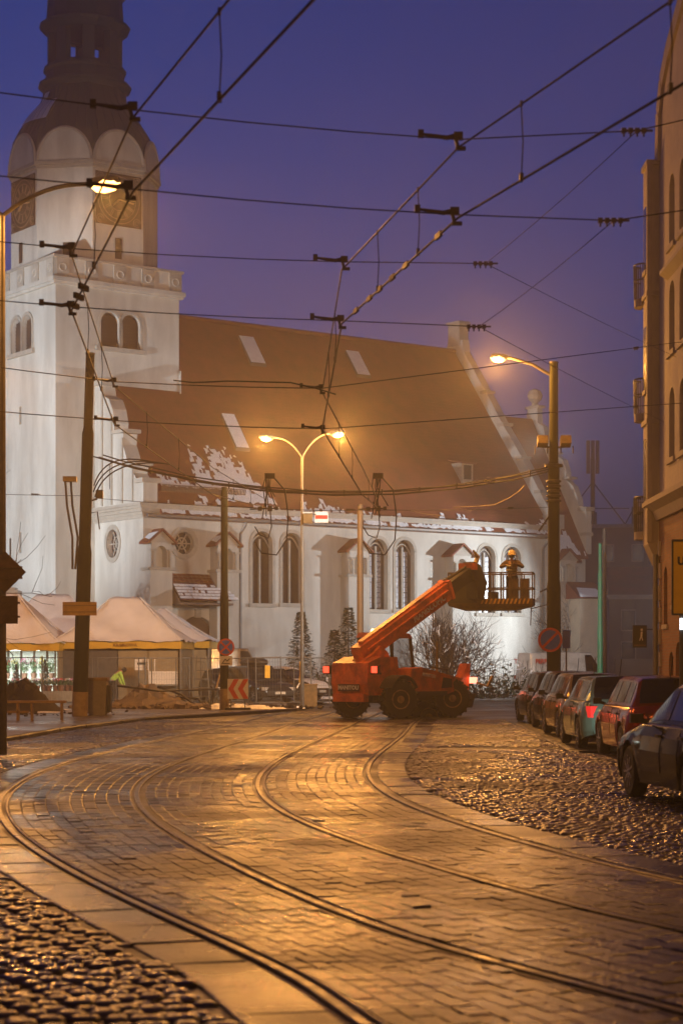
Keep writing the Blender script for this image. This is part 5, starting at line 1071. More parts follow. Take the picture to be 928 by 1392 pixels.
# ---------------------------------------------------------------- people: one skinned body each, clothing as children
M_skin = mat('skin', (.42, .24, .16), .55, .1, 9)
def skin(name, joints, edges, m, parent, lev=1):
    me = bpy.data.meshes.new(name); me.from_pydata([j[:3] for j in joints], edges, []); o = bpy.data.objects.new(name, me); COL.objects.link(o); o.parent = parent
    md = o.modifiers.new('skin', 'SKIN'); md.use_smooth_shade = True
    for v, j in zip(me.skin_vertices[0].data, joints): v.radius = (j[3], j[4] if len(j) > 4 else j[3])
    me.skin_vertices[0].data[0].use_root = True
    s = o.modifiers.new('sub', 'SUBSURF'); s.levels = lev; s.render_levels = lev; me.materials.append(m); return o
def person(loc, rz, label, P, cloth, group=None):
    """P: joint dict (x right, y forward, z up)"""
    r = empty('person', loc, label, 'person', rz); K = {k: Vector(v) for k, v in P.items()}
    names = ['pelvis', 'waist', 'chest', 'neck', 'chin', 'crown']; rad = {'pelvis': (.15, .11), 'waist': (.13, .10), 'chest': (.165, .115), 'neck': (.055,), 'chin': (.075, .085), 'crown': (.07, .085)}
    J = [tuple(K[n]) + rad[n] for n in names]; E_ = [(i, i + 1) for i in range(5)]
    for s in 'lr':
        i = len(J); J += [tuple(K['sh' + s]) + (.062,), tuple(K['el' + s]) + (.047,), tuple(K['wr' + s]) + (.03,)]; E_ += [(2, i), (i, i + 1), (i + 1, i + 2)]
        d = (K['wr' + s] - K['el' + s]).normalized(); up = Vector((0, 0, 1)); sd = d.cross(up).normalized() if abs(d.z) < .95 else Vector((1, 0, 0)); nn = sd.cross(d)
        w = K['wr' + s]; J.append(tuple(w + d * .075) + (.038, .02)); E_.append((i + 2, i + 3))
        for f, (o, l) in enumerate(((-.03, .070), (-.01, .082), (.012, .078), (.032, .06))):
            k = len(J); a = w + d * .085 + sd * o; J += [tuple(a) + (.010,), tuple(a + d * l * .55 - nn * .01) + (.009,), tuple(a + d * l * .8 - nn * .035) + (.008,)]; E_ += [(i + 3, k), (k, k + 1), (k + 1, k + 2)]
        k = len(J); a = w + d * .03 - sd * .035; J += [tuple(a) + (.012,), tuple(a + d * .04 - sd * .025) + (.010,), tuple(a + d * .065 - sd * .02 - nn * .02) + (.008,)]; E_ += [(i + 2, k), (k, k + 1), (k + 1, k + 2)]
    for s in 'lr':
        i = len(J); J += [tuple(K['hip' + s]) + (.095,), tuple(K['kn' + s]) + (.062,), tuple(K['an' + s]) + (.045,), tuple(K['toe' + s]) + (.04, .03)]; E_ += [(0, i), (i, i + 1), (i + 1, i + 2), (i + 2, i + 3)]
    body = skin('body', J, E_, M_skin, r)
    g = lambda *ks: [tuple(K[k[0]]) + k[1] for k in ks]
    jk = g(('pelvis', (.175, .135)), ('waist', (.17, .135)), ('chest', (.195, .145)), ('neck', (.085,))); e = [(0, 1), (1, 2), (2, 3)]
    sl = []
    for s in 'lr':
        i = len(jk); jk += g(('sh' + s, (.085,)), ('el' + s, (.068,)), ('wr' + s, (.05,))); e += [(2, i), (i, i + 1), (i + 1, i + 2)]
    skin('jacket', jk, e, cloth['jacket'], r)
    tr = g(('pelvis', (.165, .125))); e = []
    for s in 'lr':
        i = len(tr); tr += g(('hip' + s, (.11,)), ('kn' + s, (.085,)), ('an' + s, (.075,))); e += [(0, i), (i, i + 1), (i + 1, i + 2)]
    skin('trousers', tr, e, cloth['trousers'], r)
    for s in 'lr':
        a, t = K['an' + s], K['toe' + s]; skin('boot', [tuple(a + Vector((0, 0, .06))) + (.065,), tuple(a + Vector((0, 0, -.03))) + (.06,), tuple(t) + (.055, .04)], [(0, 1), (1, 2)], M_blk, r)
    ax = (K['crown'] - K['chin']).normalized(); fw = Vector(P.get('face', (0, 1, 0))); hc_ = K['crown'] + ax * -.02; q = ax.to_track_quat('Z', 'Y').to_matrix()
    def hput(m_): 
        for i in range(len(m_.v)): m_.v[i] = tuple(hc_ + q @ Vector(m_.v[i]))
        return m_
    hput(MB().lathe((0, 0, 0), cloth.get('hatprof', [(.135, -.02), (.155, -.01), (.125, .01), (.12, .07), (.085, .13), (.02, .155)]), 14)).build(cloth.get('hat', 'helmet'), cloth['hatm'], r, smooth='auto')
    side = ax.cross(fw).normalized(); c_ = K['chin'] + ax * .06 + fw * .085
    n_ = MB().tube([c_ + ax * .035, c_ + fw * .025 - ax * .005], [.008, .016], 5).build('nose', M_skin, r)
    for sg in (1, -1):
        MB().lathe(tuple(c_ + side * sg * .034 + ax * .035 - fw * .003), [(.004, -.01), (.012, 0), (.004, .01)], 8).build('eye', M_ink, r); MB().lathe(tuple(K['chin'] + ax * .07 + side * sg * .085), [(.006, -.035), (.018, -.01), (.02, .02), (.006, .035)], 6).build('ear', M_skin, r)
    MB().bar(c_ - ax * .045 - side * .028 - fw * .004, c_ - ax * .045 + side * .028 - fw * .004, .008).build('mouth', mat('lips', (.3, .12, .1), .5, .1, 9), r)
    if 'hair' in cloth: hput(MB().lathe((0, 0, -.09), [(.09, -.03), (.1, .04), (.1, .09)], 12)).build('hair', cloth['hair'], r, smooth=True)
    return r
jb = mat('brown_work_jacket', (.085, .05, .022), .85, .35, 6, bump=.4); jt = mat('dark_trousers', (.03, .025, .02), .85, .3, 6)
person((5.80, 65.2, 3.77), R(172), 'person in brown work jacket and pale helmet standing in the raised basket', dict(pelvis=(0, 0, .95), waist=(0, .01, 1.12), chest=(0, .03, 1.36), neck=(0, .04, 1.53), chin=(0, .06, 1.60), crown=(0, .06, 1.72),
    shl=(-.20, .03, 1.44), ell=(-.40, .10, 1.25), wrl=(-.17, .30, 1.36), shr=(.20, .03, 1.44), elr=(.40, .10, 1.25), wrr=(.16, .30, 1.33), hipl=(-.1, 0, .88), knl=(-.11, .03, .5), anl=(-.12, 0, .1), toel=(-.14, .17, .05), hipr=(.1, 0, .88), knr=(.12, .03, .5), anr=(.13, 0, .1), toer=(.16, .17, .05)),
    dict(jacket=jb, trousers=jt, hatm=mat('pale_helmet', (.72, .58, .34), .35, .08, 8), hair=jt))
tag(MB().box((5.85, 64.95, 5.08), (.2, .2, .26)).build('tool_bag', jb), 'small brown bag held in front of the worker in the basket', 'bag')
hv = mat('hi_vis_vest', (.42, .72, .12), .6, .15, 8, bump=.2)
pw = person((-10.15, 84.5, .1), R(-70), 'person in a green high visibility vest bending down among the market stalls', dict(pelvis=(0, 0, .90), waist=(0, .10, 1.05), chest=(0, .32, 1.26), neck=(0, .46, 1.36), chin=(0, .53, 1.38), crown=(0, .61, 1.45),
    shl=(-.2, .36, 1.28), ell=(-.24, .42, .98), wrl=(-.16, .52, .76), shr=(.2, .36, 1.28), elr=(.24, .44, .98), wrr=(.15, .55, .74), hipl=(-.1, 0, .85), knl=(-.11, .06, .47), anl=(-.12, -.05, .1), toel=(-.13, .12, .05), hipr=(.1, 0, .85), knr=(.13, .1, .47), anr=(.14, .05, .1), toer=(.16, .22, .05), face=(0, .75, -.6)),
    dict(jacket=hv, trousers=jt, hat='cap', hatm=mat('dark_cap', (.03, .025, .02), .8, .2, 8), hatprof=[(.11, -.03), (.112, .0), (.1, .05), (.05, .09), (.01, .095)], hair=jt))

M_refl = mat('reflective_band', (.62, .60, .50), .35, .06, 9)
for z, rx, ry in ((1.16, .19, .155), (1.30, .205, .155)):
    k = MB().tube([(rx * math.cos(t), .02 + ry * math.sin(t), z) for t in np.linspace(0, 2 * math.pi, 21)], .018, 4).build('reflective_band', M_refl, [o for o in bpy.data.objects if o.get('label', '').startswith('person in brown')][0])
# ---------------------------------------------------------------- market square: pavement, stalls, fence, rubble
M_canv = mat('stall_canvas', (.82, .79, .77), .7, .08, 1.2, bump=.35, bscale=3); M_val = mat('yellow_valance', (.62, .38, .04), .6, .1, 3); M_shutter = mat('stall_shutter', (.30, .24, .15), .6, .15, 4); M_dk = mat('grey_sheet', (.10, .09, .085), .6, .25, 4); M_frame = mat('stall_frame', (.25, .24, .22), .5, .15, 6, metal=.4)
pav = sheet('pavement', [(-40, 20), (-7.35, 20), (-7.3, 40.8), (-7.0, 48.4), (-6.0, 57.8), (-1.7, 70.5), (-.6, 92), (14, 116), (34, 128), (34, 175), (-70, 175), (-70, 40)], .10, M_pave)
rpav = sheet('pavement', [(4.97, 57.5), (4.6, 43.5), (4.42, 36.2), (4.5, 35.9), (9.0, 35.7), (9.0, 60)], .015, M_asph)
fpav = sheet('pavement', [(6.7, 5), (8.94, 5), (8.94, 56), (9.5, 62), (14, 72), (6.9, 72)], .10, M_pave)
def kerbs(pts, name, parent, z=.11, w=.14, L=1.0, hgt=.16):
    P = [Vector((*p, 0)) for p in pts]
    for a, c in zip(P[:-1], P[1:]):
        d = c - a; n = max(1, round(d.length / L)); ang = math.atan2(d.y, d.x)
        for k in range(n):
            m = a + d * (k + .5) / n; l = d.length / n - .02; b = MB(); hh = rng.uniform(-.006, .006)
            b.prism([(-w / 2, -hgt), (w / 2, -hgt), (w / 2, -.03 + hh), (w / 2 - .025, hh), (-w / 2, hh)], -l / 2, l / 2, 'x'); 
            o = b.build('kerb_stone', M_kerb, parent); o.location = (m.x + rng.uniform(-.01, .01), m.y, z); o.rotation_euler = (0, 0, ang)
kerbs([(-7.35, 20), (-7.3, 40.8), (-7.0, 48.4), (-6.0, 57.8), (-1.7, 70.5)][::-1], 'kerb_stone', pav)
kerbs([(4.97, 54), (4.6, 43.5), (4.42, 36.6), (4.5, 35.9), (6.2, 35.75)][::-1], 'kerb_stone', rpav, z=.045, w=.12)
kerbs([(6.7, 12), (6.7, 60)][::-1], 'kerb_stone', fpav)
# ----- stalls: hipped canvas roof on a frame
def stall(loc, rz, label, w=4.6, d=4.2, he=2.7, hr=4.55, ridge=.9, cat='market stall', valance='', sides=True, counter=True, opening=False, ax='x', shutter=None):
    s = empty('market_stall', loc, label, cat, rz, 'canvas market stalls by the church'); r = MB(); n = 12; hw, hd = w / 2, d / 2; top = []
    rng2 = np.random.default_rng(abs(int(loc[0] * 100)))
    grid = {}
    N = 30
    for i in range(N + 1):
        for j in range(N + 1):
            u, v = -1 + 2 * i / N, -1 + 2 * j / N; x, y = u * hw, v * hd
            dx = max(0, (abs(x) - ridge / 2) / (hw - ridge / 2)); dy = abs(v); t = max(dx, dy); z = he + (hr - he) * (1 - t) ** 1.14
            z += .15 * math.sin(x * 2.1 + y * 3.3 + loc[0]) * t * (1 - t) * 2 + .09 * math.sin(x * 5.3 - y * 4.1) * t * (1 - t) + .05 * (abs(dx - dy) < .07) - .16 * t * (1 - t) * min(1, abs(dx - dy) * 2.5) + rng2.normal(0, .012)
            if t > .98: z += -.02 - .05 * math.cos(3 * math.pi * (u if dy > dx else v)) * .6
            grid[i, j] = len(r.v); r.v.append((x * (1.04 if t > .98 else 1), y * (1.04 if t > .98 else 1), z))
    for i in range(N):
        for j in range(N): r.f.append((grid[i, j], grid[i + 1, j], grid[i + 1, j + 1], grid[i, j + 1]))
    can = r.build('canvas_roof', M_canv, s, smooth=True)
    for sx in (-1, 1):
        for sy in (-1, 1): MB().tube([(sx * (ridge / 2 + (hw - ridge / 2) * t), sy * hd * t, he + (hr - he) * (1 - t) ** 1.14 + .05) for t in np.linspace(0.02, .97, 8)], .03, 4).build('hip_seam', M_canv, s)
    for a, c, nm in (((-hw, -hd), (hw, -hd), 'f'), ((-hw, hd), (hw, hd), 'b'), ((-hw, -hd), (-hw, hd), 'l'), ((hw, -hd), (hw, hd), 'r')):
        b = MB(); K = 14
        for q in range(K + 1):
            x = a[0] + (c[0] - a[0]) * q / K; y = a[1] + (c[1] - a[1]) * q / K; wv = .025 * math.sin(q * 1.3); b.v += [(x + wv * (nm in 'lr'), y + wv * (nm in 'fb'), he - .03), (x + wv * .4, y + wv * .4, he - .36 + .02 * math.cos(q * 2.1))]
        b.f = [(2 * q, 2 * q + 2, 2 * q + 3, 2 * q + 1) for q in range(K)]; vb = b.build('valance', M_val, s)
        if nm == 'f' and valance: text('lettering', valance, .2, mat('valance_ink', (.25, .12, .02), .6, .1, 5), vb, (w * .06, -hd - .045, he - .2), (R(90), 0, 0), bold=.003)
    for x in (-hw + .05, hw - .05):
        for y in (-hd + .05, hd - .05): MB().bar((x, y, 0), (x, y, he), .07).build('post', M_frame, s)
    for a, c in (((-hw, -hd + .05), (hw, -hd + .05)), ((-hw, hd - .05), (hw, hd - .05))): MB().bar((*a, he - .06), (*c, he - .06), .06).build('beam', M_frame, s)
    if sides:
        MB().bb((-hw + .1, hd - .12, 0), (hw - .1, hd - .07, he - .1)).build('back_wall', M_shutter, s)
        for x in (-hw + .08, hw - .12): MB().bb((x, -hd + .3, 0), (x + .04, hd - .15, he - .1)).build('side_wall', M_shutter, s)
        if not opening:
            n_ = 4; ww = (w - .3) / n_
            for q in range(n_):
                x0 = -hw + .15 + q * ww; p_ = MB().bb((x0, -hd + .2, .0), (x0 + ww - .04, -hd + .25, he - .45)).build('front_panel', M_dk if q < 2 else M_shutter, s)
                for k in range(6): MB().bb((x0 + .06, -hd + .185, .15 + k * .36), (x0 + ww - .1, -hd + .2, .15 + k * .36 + .3)).build('board', M_dk if q < 2 else M_shutter, p_)
                if shutter == q:
                    MB().bb((x0 + .04, -hd + .16, .75), (x0 + ww - .06, -hd + .18, 1.35)).build('pale_panel', M_canv, p_); MB().bb((x0, -hd - .15, .95 - .28), (x0 + ww, -hd + .16, .72)).build('shelf', M_frame, p_)
    return s
SA = R(-3)
st1 = stall((-15.5, 89.5, .1), SA, 'lit flower stall with pale canvas roof at the left edge', w=5.6, d=4.6, hr=4.95, he=2.65, ridge=.7, opening=True)
st2 = stall((-14.6, 97.0, .1), SA, 'market stall with flat ridged canvas roof behind the leaning pole', w=6.2, d=5, hr=5.2, he=2.8, ridge=1.6, opening=True)
st3 = stall((-10.15, 90.2, .1), SA, 'closed market stall with tall canvas roof and lettered yellow valance', w=5.9, d=4.6, hr=4.8, he=2.75, ridge=1.3, valance='KRAINOWA', shutter=3)
st4 = stall((-9.0, 96.8, .1), SA, 'smallest market stall peeking out behind the lettered one by the portal', w=5.2, d=4.2, hr=4.5, he=2.85, ridge=.1)
st5 = stall((-18.4, 84.0, .1), SA, 'market stall cut by the left edge in front of the flower stall', w=5.0, hr=4.5, he=2.6, opening=True, sides=False)
# kiosk with shuttered front beside the lettered stall
# flower stall interior: bright tubes, glazing, plants
E_tube = emis('fluorescent', (.86, 1.0, .95), 5)
for st, y0 in ((st1, -1.3), (st2, -1.6)):
    for x in (-1.2, .9):
        MB().bb((x - .75, y0, 2.30), (x + .75, y0 + .12, 2.38)).build('light_tube', E_tube, st); L = bpy.data.lights.new('tube_light', 'AREA'); L.shape = 'RECTANGLE'; L.size = 1.5; L.size_y = .15; L.energy = 140 if st is st1 else 30; L.color = (.85, 1, .93)
        o = bpy.data.objects.new('tube_light', L); COL.objects.link(o); o.parent = st; o.location = (x, y0 + .06, 2.26)
M_wall_w = mat('stall_white_wall', (.62, .64, .60), .6, .05, 3)
for k in range(7): MB().bb((-2.1 + k * .62, 1.0, .1), (-2.1 + k * .62 + .5, 1.04, 2.3)).build('white_panel', M_wall_w, st1)
for k in range(5): MB().bb((-2.0 + k * .8, .8, .1), (-2.0 + k * .8 + .7, .84, 2.3)).build('white_panel', M_wall_w, st2)
M_leaf = mat('leaf_green', (.06, .13, .04), .6, .3, 9); M_leafd = mat('conifer_green', (.03, .055, .03), .75, .3, 7); M_pot = mat('clay_pot', (.22, .10, .06), .7, .2, 7); M_bench = mat('plant_bench', (.30, .28, .24), .6, .2, 5)
FL = [mat('flower_' + n, c, .6, .2, 9) for n, c in (('pink', (.62, .16, .34)), ('white', (.75, .74, .70)), ('red', (.55, .04, .06)), ('yellow', (.70, .50, .05)))]
def leafmass(b, c, r, n, size, flat=1.0, rs=None):
    rs = rs or rng
    for _ in range(n):
        v = rs.normal(0, 1, 3); v /= np.linalg.norm(v) + 1e-6; p = np.array(c) + v * np.array(r) * rs.uniform(.45, 1) ; a = rs.normal(0, 1, 3); a /= np.linalg.norm(a); u = np.cross(a, v); u /= np.linalg.norm(u) + 1e-6; w = np.cross(u, a)
        s = size * rs.uniform(.6, 1.3); b.add([p - u * s, p + w * s * .45, p + u * s, p - w * s * .45], [(0, 1, 2, 3)])
def potted(loc, label, kind, h, group='pot plants of the flower stall', fl=None):
    t = empty('potted_plant', loc, label, 'pot plant', rng.uniform(0, 6), group)
    MB().lathe((0, 0, 0), [(.10, 0), (.14, .22), (.15, .22), (.15, .26), (.12, .26)], 12).build('pot', M_pot, t, smooth='auto'); b = MB()
    if kind == 'cone':
        for k in range(9): z = .26 + (h - .3) * k / 9; leafmass(b, (0, 0, z), (.30 * (1 - k / 9.5), .30 * (1 - k / 9.5), .09), 60, .05)
        MB().tube([(0, 0, .2), (0, 0, h - .1)], .015, 5).build('stem', M_pot, t)
    else: leafmass(b, (0, 0, .26 + h * .35), (.20, .20, h * .35), 110, .06)
    b.build('foliage', M_leafd if kind == 'cone' else M_leaf, t)
    if fl is not None:
        f = MB(); leafmass(f, (0, 0, .3 + h * .55), (.22, .22, h * .25), 40, .05); f.build('flowers', fl, t)
    return t
tag(MB().bb((-17.4, 86.6, .1), (-11.6, 87.4, .55)).build('plant_bench', M_bench), 'low display bench in front of the flower stall', 'bench')
potted((-14.75, 86.9, .55), 'frosted blue green cone tree in a pot on the flower stall', 'cone', 1.3); MATS  # two cones
potted((-13.45, 86.9, .55), 'dark green cone tree in a pot right of the flower stall lights', 'cone', 1.55)
lab = ['pink flowering pot plant on the flower bench', 'white flowering pot plant on the flower bench', 'red flowering pot plant on the flower bench', 'yellow flowering pot plant on the flower bench']
_cnt = {}
ORD = ['leftmost', 'second', 'third', 'fourth', 'fifth', 'sixth']
def nth(i, l):
    k = _cnt.get(i, 0); _cnt[i] = k + 1; return f'{ORD[k]} {l}' + (' from the left' if k else '')
for k in range(14): i = [0, 1, 0, 2, 0, 1, 0, 3, 1, 0, 2, 1, 0, 1][k]; potted((-15.4 + k * .27, 86.75 + .12 * (k % 2), .55), nth(i, lab[i]), 'bush', .38, fl=FL[i])
for k in range(7): i = [3, 2, 3, 0, 2, 3, 1][k]; potted((-16.2 + k * .42, 90.3, 1.1), nth(i + 10, ['pink', 'white', 'red', 'yellow'][i] + ' bouquet on the lit back shelf'), 'bush', .95, group='bouquets on the back shelf', fl=FL[i])
tag(MB().bb((-17.2, 90.0, .1), (-13.0, 90.55, 1.1)).build('back_shelf', M_bench), 'white back shelf holding bouquets inside the flower stall', 'shelf')
# ----- site fence panels
def fence_proto():
    f = empty('fence_panel', (0, 0, 0), '', 'fence', 0, 'wire mesh site fence panels'); W_, H_ = 2.2, 1.95
    for x in (-W_ / 2, W_ / 2): MB().tube([(x, 0, 0), (x, 0, H_)], .024, 6).build('upright', M_grey, f)
    for z in (.12, H_ - .04): MB().tube([(-W_ / 2, 0, z), (W_ / 2, 0, z)], .02, 6).build('cross_tube', M_grey, f)
    m = MB()
    for x in np.arange(-W_ / 2 + .11, W_ / 2, .11): m.bar((x, 0, .12), (x, 0, H_ - .04), .005)
    for z in np.arange(.3, H_ - .1, .24): m.bar((-W_ / 2, 0, z), (W_ / 2, 0, z), .006)
    m.build('wire_mesh', M_grey, f)['kind'] = 'stuff'; MB().box((-W_ / 2, 0, .06), (.2, .6, .13)).build('foot', M_blk, f)
    return f
fp = fence_proto(); FLAB = ['fence panel at the left edge before the flower stall', 'fence panel in front of the dark cone tree', 'fence panel just left of the leaning pole', 'fence panel between the leaning pole and the person in the vest', 'fence panel before the closed stall door', 'fence panel before the lettered stall', 'fence panel right of the lettered stall, next to the olive pole', 'fence panel in front of the dark estate car', 'fence panel in front of the snow covered car', 'last fence panel, left of the twin lamp pole']
pos = [(-15.1, 77), (-13.0, 76.4), (-10.8, 76.2), (-9.0, 77.5), (-7.3, 79), (-5.8, 79.5), (-4.9, 80.4), (-3.5, 77.2), (-2.3, 76.6), (-1.2, 78.0)]
for k, (x, y) in enumerate(pos):
    o = fp if k == 0 else dup(fp); o.location = (x, y, .1); o.rotation_euler = (rng.uniform(-.02, .02), rng.uniform(-.02, .02), R([2, -4, 3, 20, 25, -8, 30, -12, 6, 50][k])); o['label'] = FLAB[k]
# low barrier, bench rail, bin, heap, bits
b = empty('low_barrier', (-8.9, 54.6, .1), 'low wooden barrier rail on legs at the left kerb', 'barrier'); MB().bb((-1.7, -.12, .50), (1.05, .14, .57)).build('plank', M_back, b); MB().bb((-1.2, -.1, .22), (.0, -.06, .28)).build('rail', M_back, b)
for x in (-1.5, -.35, .05, .9): MB().bb((x, -.1, 0), (x + .06, .1, .5)).build('leg', M_back, b)
b = empty('litter_bin', (-7.75, 61.0, .1), 'tall concrete litter bin beside the leaning pole', 'litter bin'); MB().prism([(-.26, 0), (.26, 0), (.30, 1.1), (-.30, 1.1)], -.28, .28).build('casing', mat('bin_concrete', (.22, .19, .14), .8, .15, 6, bump=.3), b); MB().bb((-.33, -.31, 1.1), (.33, .31, 1.2)).build('lid', M_back, b); boxes('side_frame', M_blk, b, [((.30, -.2, .1), (.42, .2, .95)), ((-.42, -.2, .1), (-.30, .2, .95))])
b = empty('planter_box', (-1.28, 74.6, .1), 'square brown box standing right of the twin lamp pole', 'box'); MB().bb((-.33, -.3, 0), (.33, .3, .82)).build('casing', M_back, b); MB().bb((-.36, -.33, .82), (.36, .33, .88)).build('lid', M_back, b)
M_soil = mat('dark_soil', (.035, .025, .018), .95, .4, 3, bump=1, bscale=8); M_rub = mat('rubble_stone', (.16, .12, .09), .9, .35, 4, bump=.5)
def heap(name, loc, rx, ry, h, m, label, cat, n=26, rough=.09, kind='stuff', seed=1):
    r = np.random.default_rng(seed); b = MB(); ph = r.uniform(0, 6, 12)
    for i in range(n + 1):
        for j in range(n + 1):
            u, v = -1 + 2 * i / n, -1 + 2 * j / n; d = min(1, math.hypot(u, v)); z = h * (math.cos(d * math.pi) * .5 + .5) ** .8 * (1 + .3 * math.sin(u * 5 + ph[0]) * math.sin(v * 4 + ph[1])) + r.normal(0, rough) * (1 - d) * 1.5 * (d < .98) + .12 * math.sin(u * 9 + ph[2]) * (1 - d); z = min(z, h * (.72 + .1 * math.sin(u * 7 + ph[3]) * math.cos(v * 6 + ph[4]))) if kind == 'stuff' else z; b.v.append((u * rx, v * ry, z - .02))
    for i in range(n):
        for j in range(n): k = i * (n + 1) + j; b.f.append((k, k + n + 1, k + n + 2, k + 1))
    o = b.build(name, m, None, smooth='auto'); o.location = loc; o['kind'] = kind; o['label'] = label; return tag(o, None, cat)
heap('soil_heap', (-11.2, 66.5, .1), 1.75, 1.2, .98, M_soil, 'dark heap of dug soil on the left pavement', 'soil heap', kind='thing', seed=4)
heap('rubble', (-7.2, 72, .1), 2.3, 1.6, .62, M_rub, 'heap of broken paving and earth behind the bin', 'rubble heap', kind='thing', seed=5)
def rocks(name, cx, cy, sx, sy, n, s, m, seed, z=.1):
    r = np.random.default_rng(seed); b = MB()
    for _ in range(n):
        x, y = cx + r.normal(0, sx), cy + r.normal(0, sy); q = s * r.uniform(.4, 1.5); k = len(b.v); b.box((0, 0, 0), (q, q * r.uniform(.6, 1), q * r.uniform(.4, .8)))
        M_ = Euler(r.uniform(-.6, .6, 3)).to_matrix(); 
        for i in range(k, len(b.v)): b.v[i] = tuple(M_ @ (Vector(b.v[i]) * (1 + r.normal(0, .12))) + Vector((x, y, z + q * .2)))
    o = b.build(name, m); o['kind'] = 'stuff'; return o
rocks('rubble', -7.0, 71.0, 1.3, .8, 160, .16, M_rub, 11); rocks('rubble', -5.2, 71.2, 1.0, .5, 60, .2, M_rub, 12); rocks('debris', -2.8, 71.8, 1.1, .3, 60, .14, M_soil, 13); rocks('debris', -9.5, 62, 1.6, 1.6, 60, .08, M_soil, 14)
def snowheap(loc, rx, ry, h, seed): 
    o = heap('snow', loc, rx * 1.2, ry, h * .62, M_snow, 'lumpy snow bank behind the site fence', None, 26, .06, 'stuff', seed); return o
for k, a in enumerate([((-5.6, 72.8, .1), 1.6, .7, .35), ((-4.2, 70.6, .1), 1.0, .5, .42), ((-3.2, 70.3, .1), 1.1, .4, .32), ((-2.2, 72.4, .1), .7, .35, .2), ((-7.8, 75, .1), 1.9, .8, .2), ((-12.2, 68.5, .1), 2.4, .6, .14), ((-10.2, 64.5, .1), 1.6, .5, .1), ((-1.0, 93, .1), 1.5, .7, .3), ((.6, 90, -.02), 2.2, .8, .16), ((6.2, 103, .1), 3, .8, .25), ((9.2, 84, -.02), 1.5, 2.0, .12)]): snowheap(*a, seed=20 + k)
t = tag(heap('tarpaulin', (-4.75, 72.0, .1), .55, .4, .42, mat('green_tarp', (.08, .075, .05), .6, .3, 4), 'dark green sheet lying in the snow behind the fence', 'tarpaulin', kind='thing', seed=8))
for pts, lab in (([(-8.2, 70, .95), (-6.8, 71, .75), (-4.6, 72, .8)], 'long bent pipe lying across the rubble'), ([(-6.9, 72, .9), (-6.0, 71.8, .6), (-5.3, 71.5, .1)], 'bent black hose arching down onto the snow'), ([(-6.2, 72, .5), (-5.4, 71.9, .45), (-5.0, 71.6, .05)], 'second thinner hose beside the bent black hose')):
    tag(MB().tube(pts, .04, 6).build('pipe', M_cab, None, smooth=True), lab, 'pipe')
b = empty('ladder', (-5.7, 77.8, .1), 'metal step ladder leaning in front of the lettered stall', 'ladder')
for x, lean in ((-.28, .0), (.28, .0)): MB().bar((x * 1.3, 0, 0), (x * .7, .3, 2.0), .05).build('rail', M_grey, b)
for k in range(5): MB().bar((-.33 + .03 * k, .06 * k, .35 + .35 * k), (.33 - .03 * k, .06 * k, .35 + .35 * k), .04).build('rung', M_grey, b)
tag(MB().bar((-5.25, 77.4, .1), (-4.7, 78, 2.2), .05).build('prop', M_back), 'slanting wooden prop before the lettered stall', 'prop')
b = empty('barrier_tape_post', (-1.62, 75.6, .1), 'tied yellow and white tape bundle hanging on the fence', 'tape'); MB().tube([(0, 0, 1.75), (.05, 0, 1.3), (-.02, 0, .95), (.12, 0, .75)], [.05, .09, .05, .03], 6).build('tape_knot', M_val, b); MB().tube([(0, 0, .95), (-.14, 0, .7)], .03, 5).tube([(0, 0, .95), (.16, 0, .62)], .03, 5).build('tape_end', wh, b)
b = empty('yellow_tag', (-2.95, 76.4, 1.45), 'small yellow notice hung on the fence before the estate car', 'notice'); MB().box((0, 0, 0), (.2, .015, .5)).build('plate', M_val, b)
b = empty('notice', (-9.05, 86.8, 1.75), 'small square notice above the bending person', 'notice'); MB().box((0, 0, 0), (.62, .02, .5)).build('plate', M_canv, b); MB().box((0, -.015, .05), (.4, .01, .1)).build('print', M_ink, b)
b = empty('scaffold_tubes', (-8.75, 86.5, .1), 'bundle of pale tubes standing beside the bending person', 'tubes')
for k in range(4): MB().bar((.1 * k, 0, 0), (.1 * k - .15 + .05 * k, .2, 1.9), .05).build('tube', M_wht if k % 2 else M_grey, b)
# ---------------------------------------------------------------- right hand house, far buildings
def brickmat(name, c1, c2, mo, w, h):
    m = bpy.data.materials.new(name); m.use_nodes = True; n = m.node_tree.nodes; l = m.node_tree.links; b = n['Principled BSDF']; tc = n.new('ShaderNodeTexCoord'); br = n.new('ShaderNodeTexBrick')
    br.inputs['Scale'].default_value = 1; br.inputs['Brick Width'].default_value = w; br.inputs['Row Height'].default_value = h; br.inputs['Mortar Size'].default_value = .008; br.inputs['Color1'].default_value = (*c1, 1); br.inputs['Color2'].default_value = (*c2, 1); br.inputs['Mortar'].default_value = (*mo, 1)
    l.new(tc.outputs['UV'], br.inputs['Vector']); l.new(br.outputs['Color'], b.inputs['Base Color']); b.inputs['Roughness'].default_value = .8
    bp = n.new('ShaderNodeBump'); bp.inputs['Distance'].default_value = .02; bp.inputs['Strength'].default_value = .7; bp.invert = True; l.new(br.outputs['Fac'], bp.inputs['Height']); l.new(bp.outputs[0], b.inputs['Normal']); MATS[name] = m; return m
M_brick = brickmat('house_brick', (.30, .115, .055), (.22, .08, .04), (.20, .15, .11), .25, .08)
M_stuc = mat('house_stucco', (.54, .475, .38), .85, .12, 1.2, bump=.25)
M_ston = mat('house_stone', (.46, .40, .31), .8, .12, 3)
hs = empty('town_house', (8.95, 45, .1), 'tall stucco and brick house with curved gable at the right edge', 'house')
HP = lambda y, z, t: (t, y, z)      # facade plane, t = depth into the house; local y from -12 to 10.8
YE = 9.0; WZ = (7.2, 10.1, 13.0); WY = (6.9, 5.3, 3.4, 1.2)
hol = [arch(y, z, .42, z + 1.5, 8) for z in WZ for y in WY]
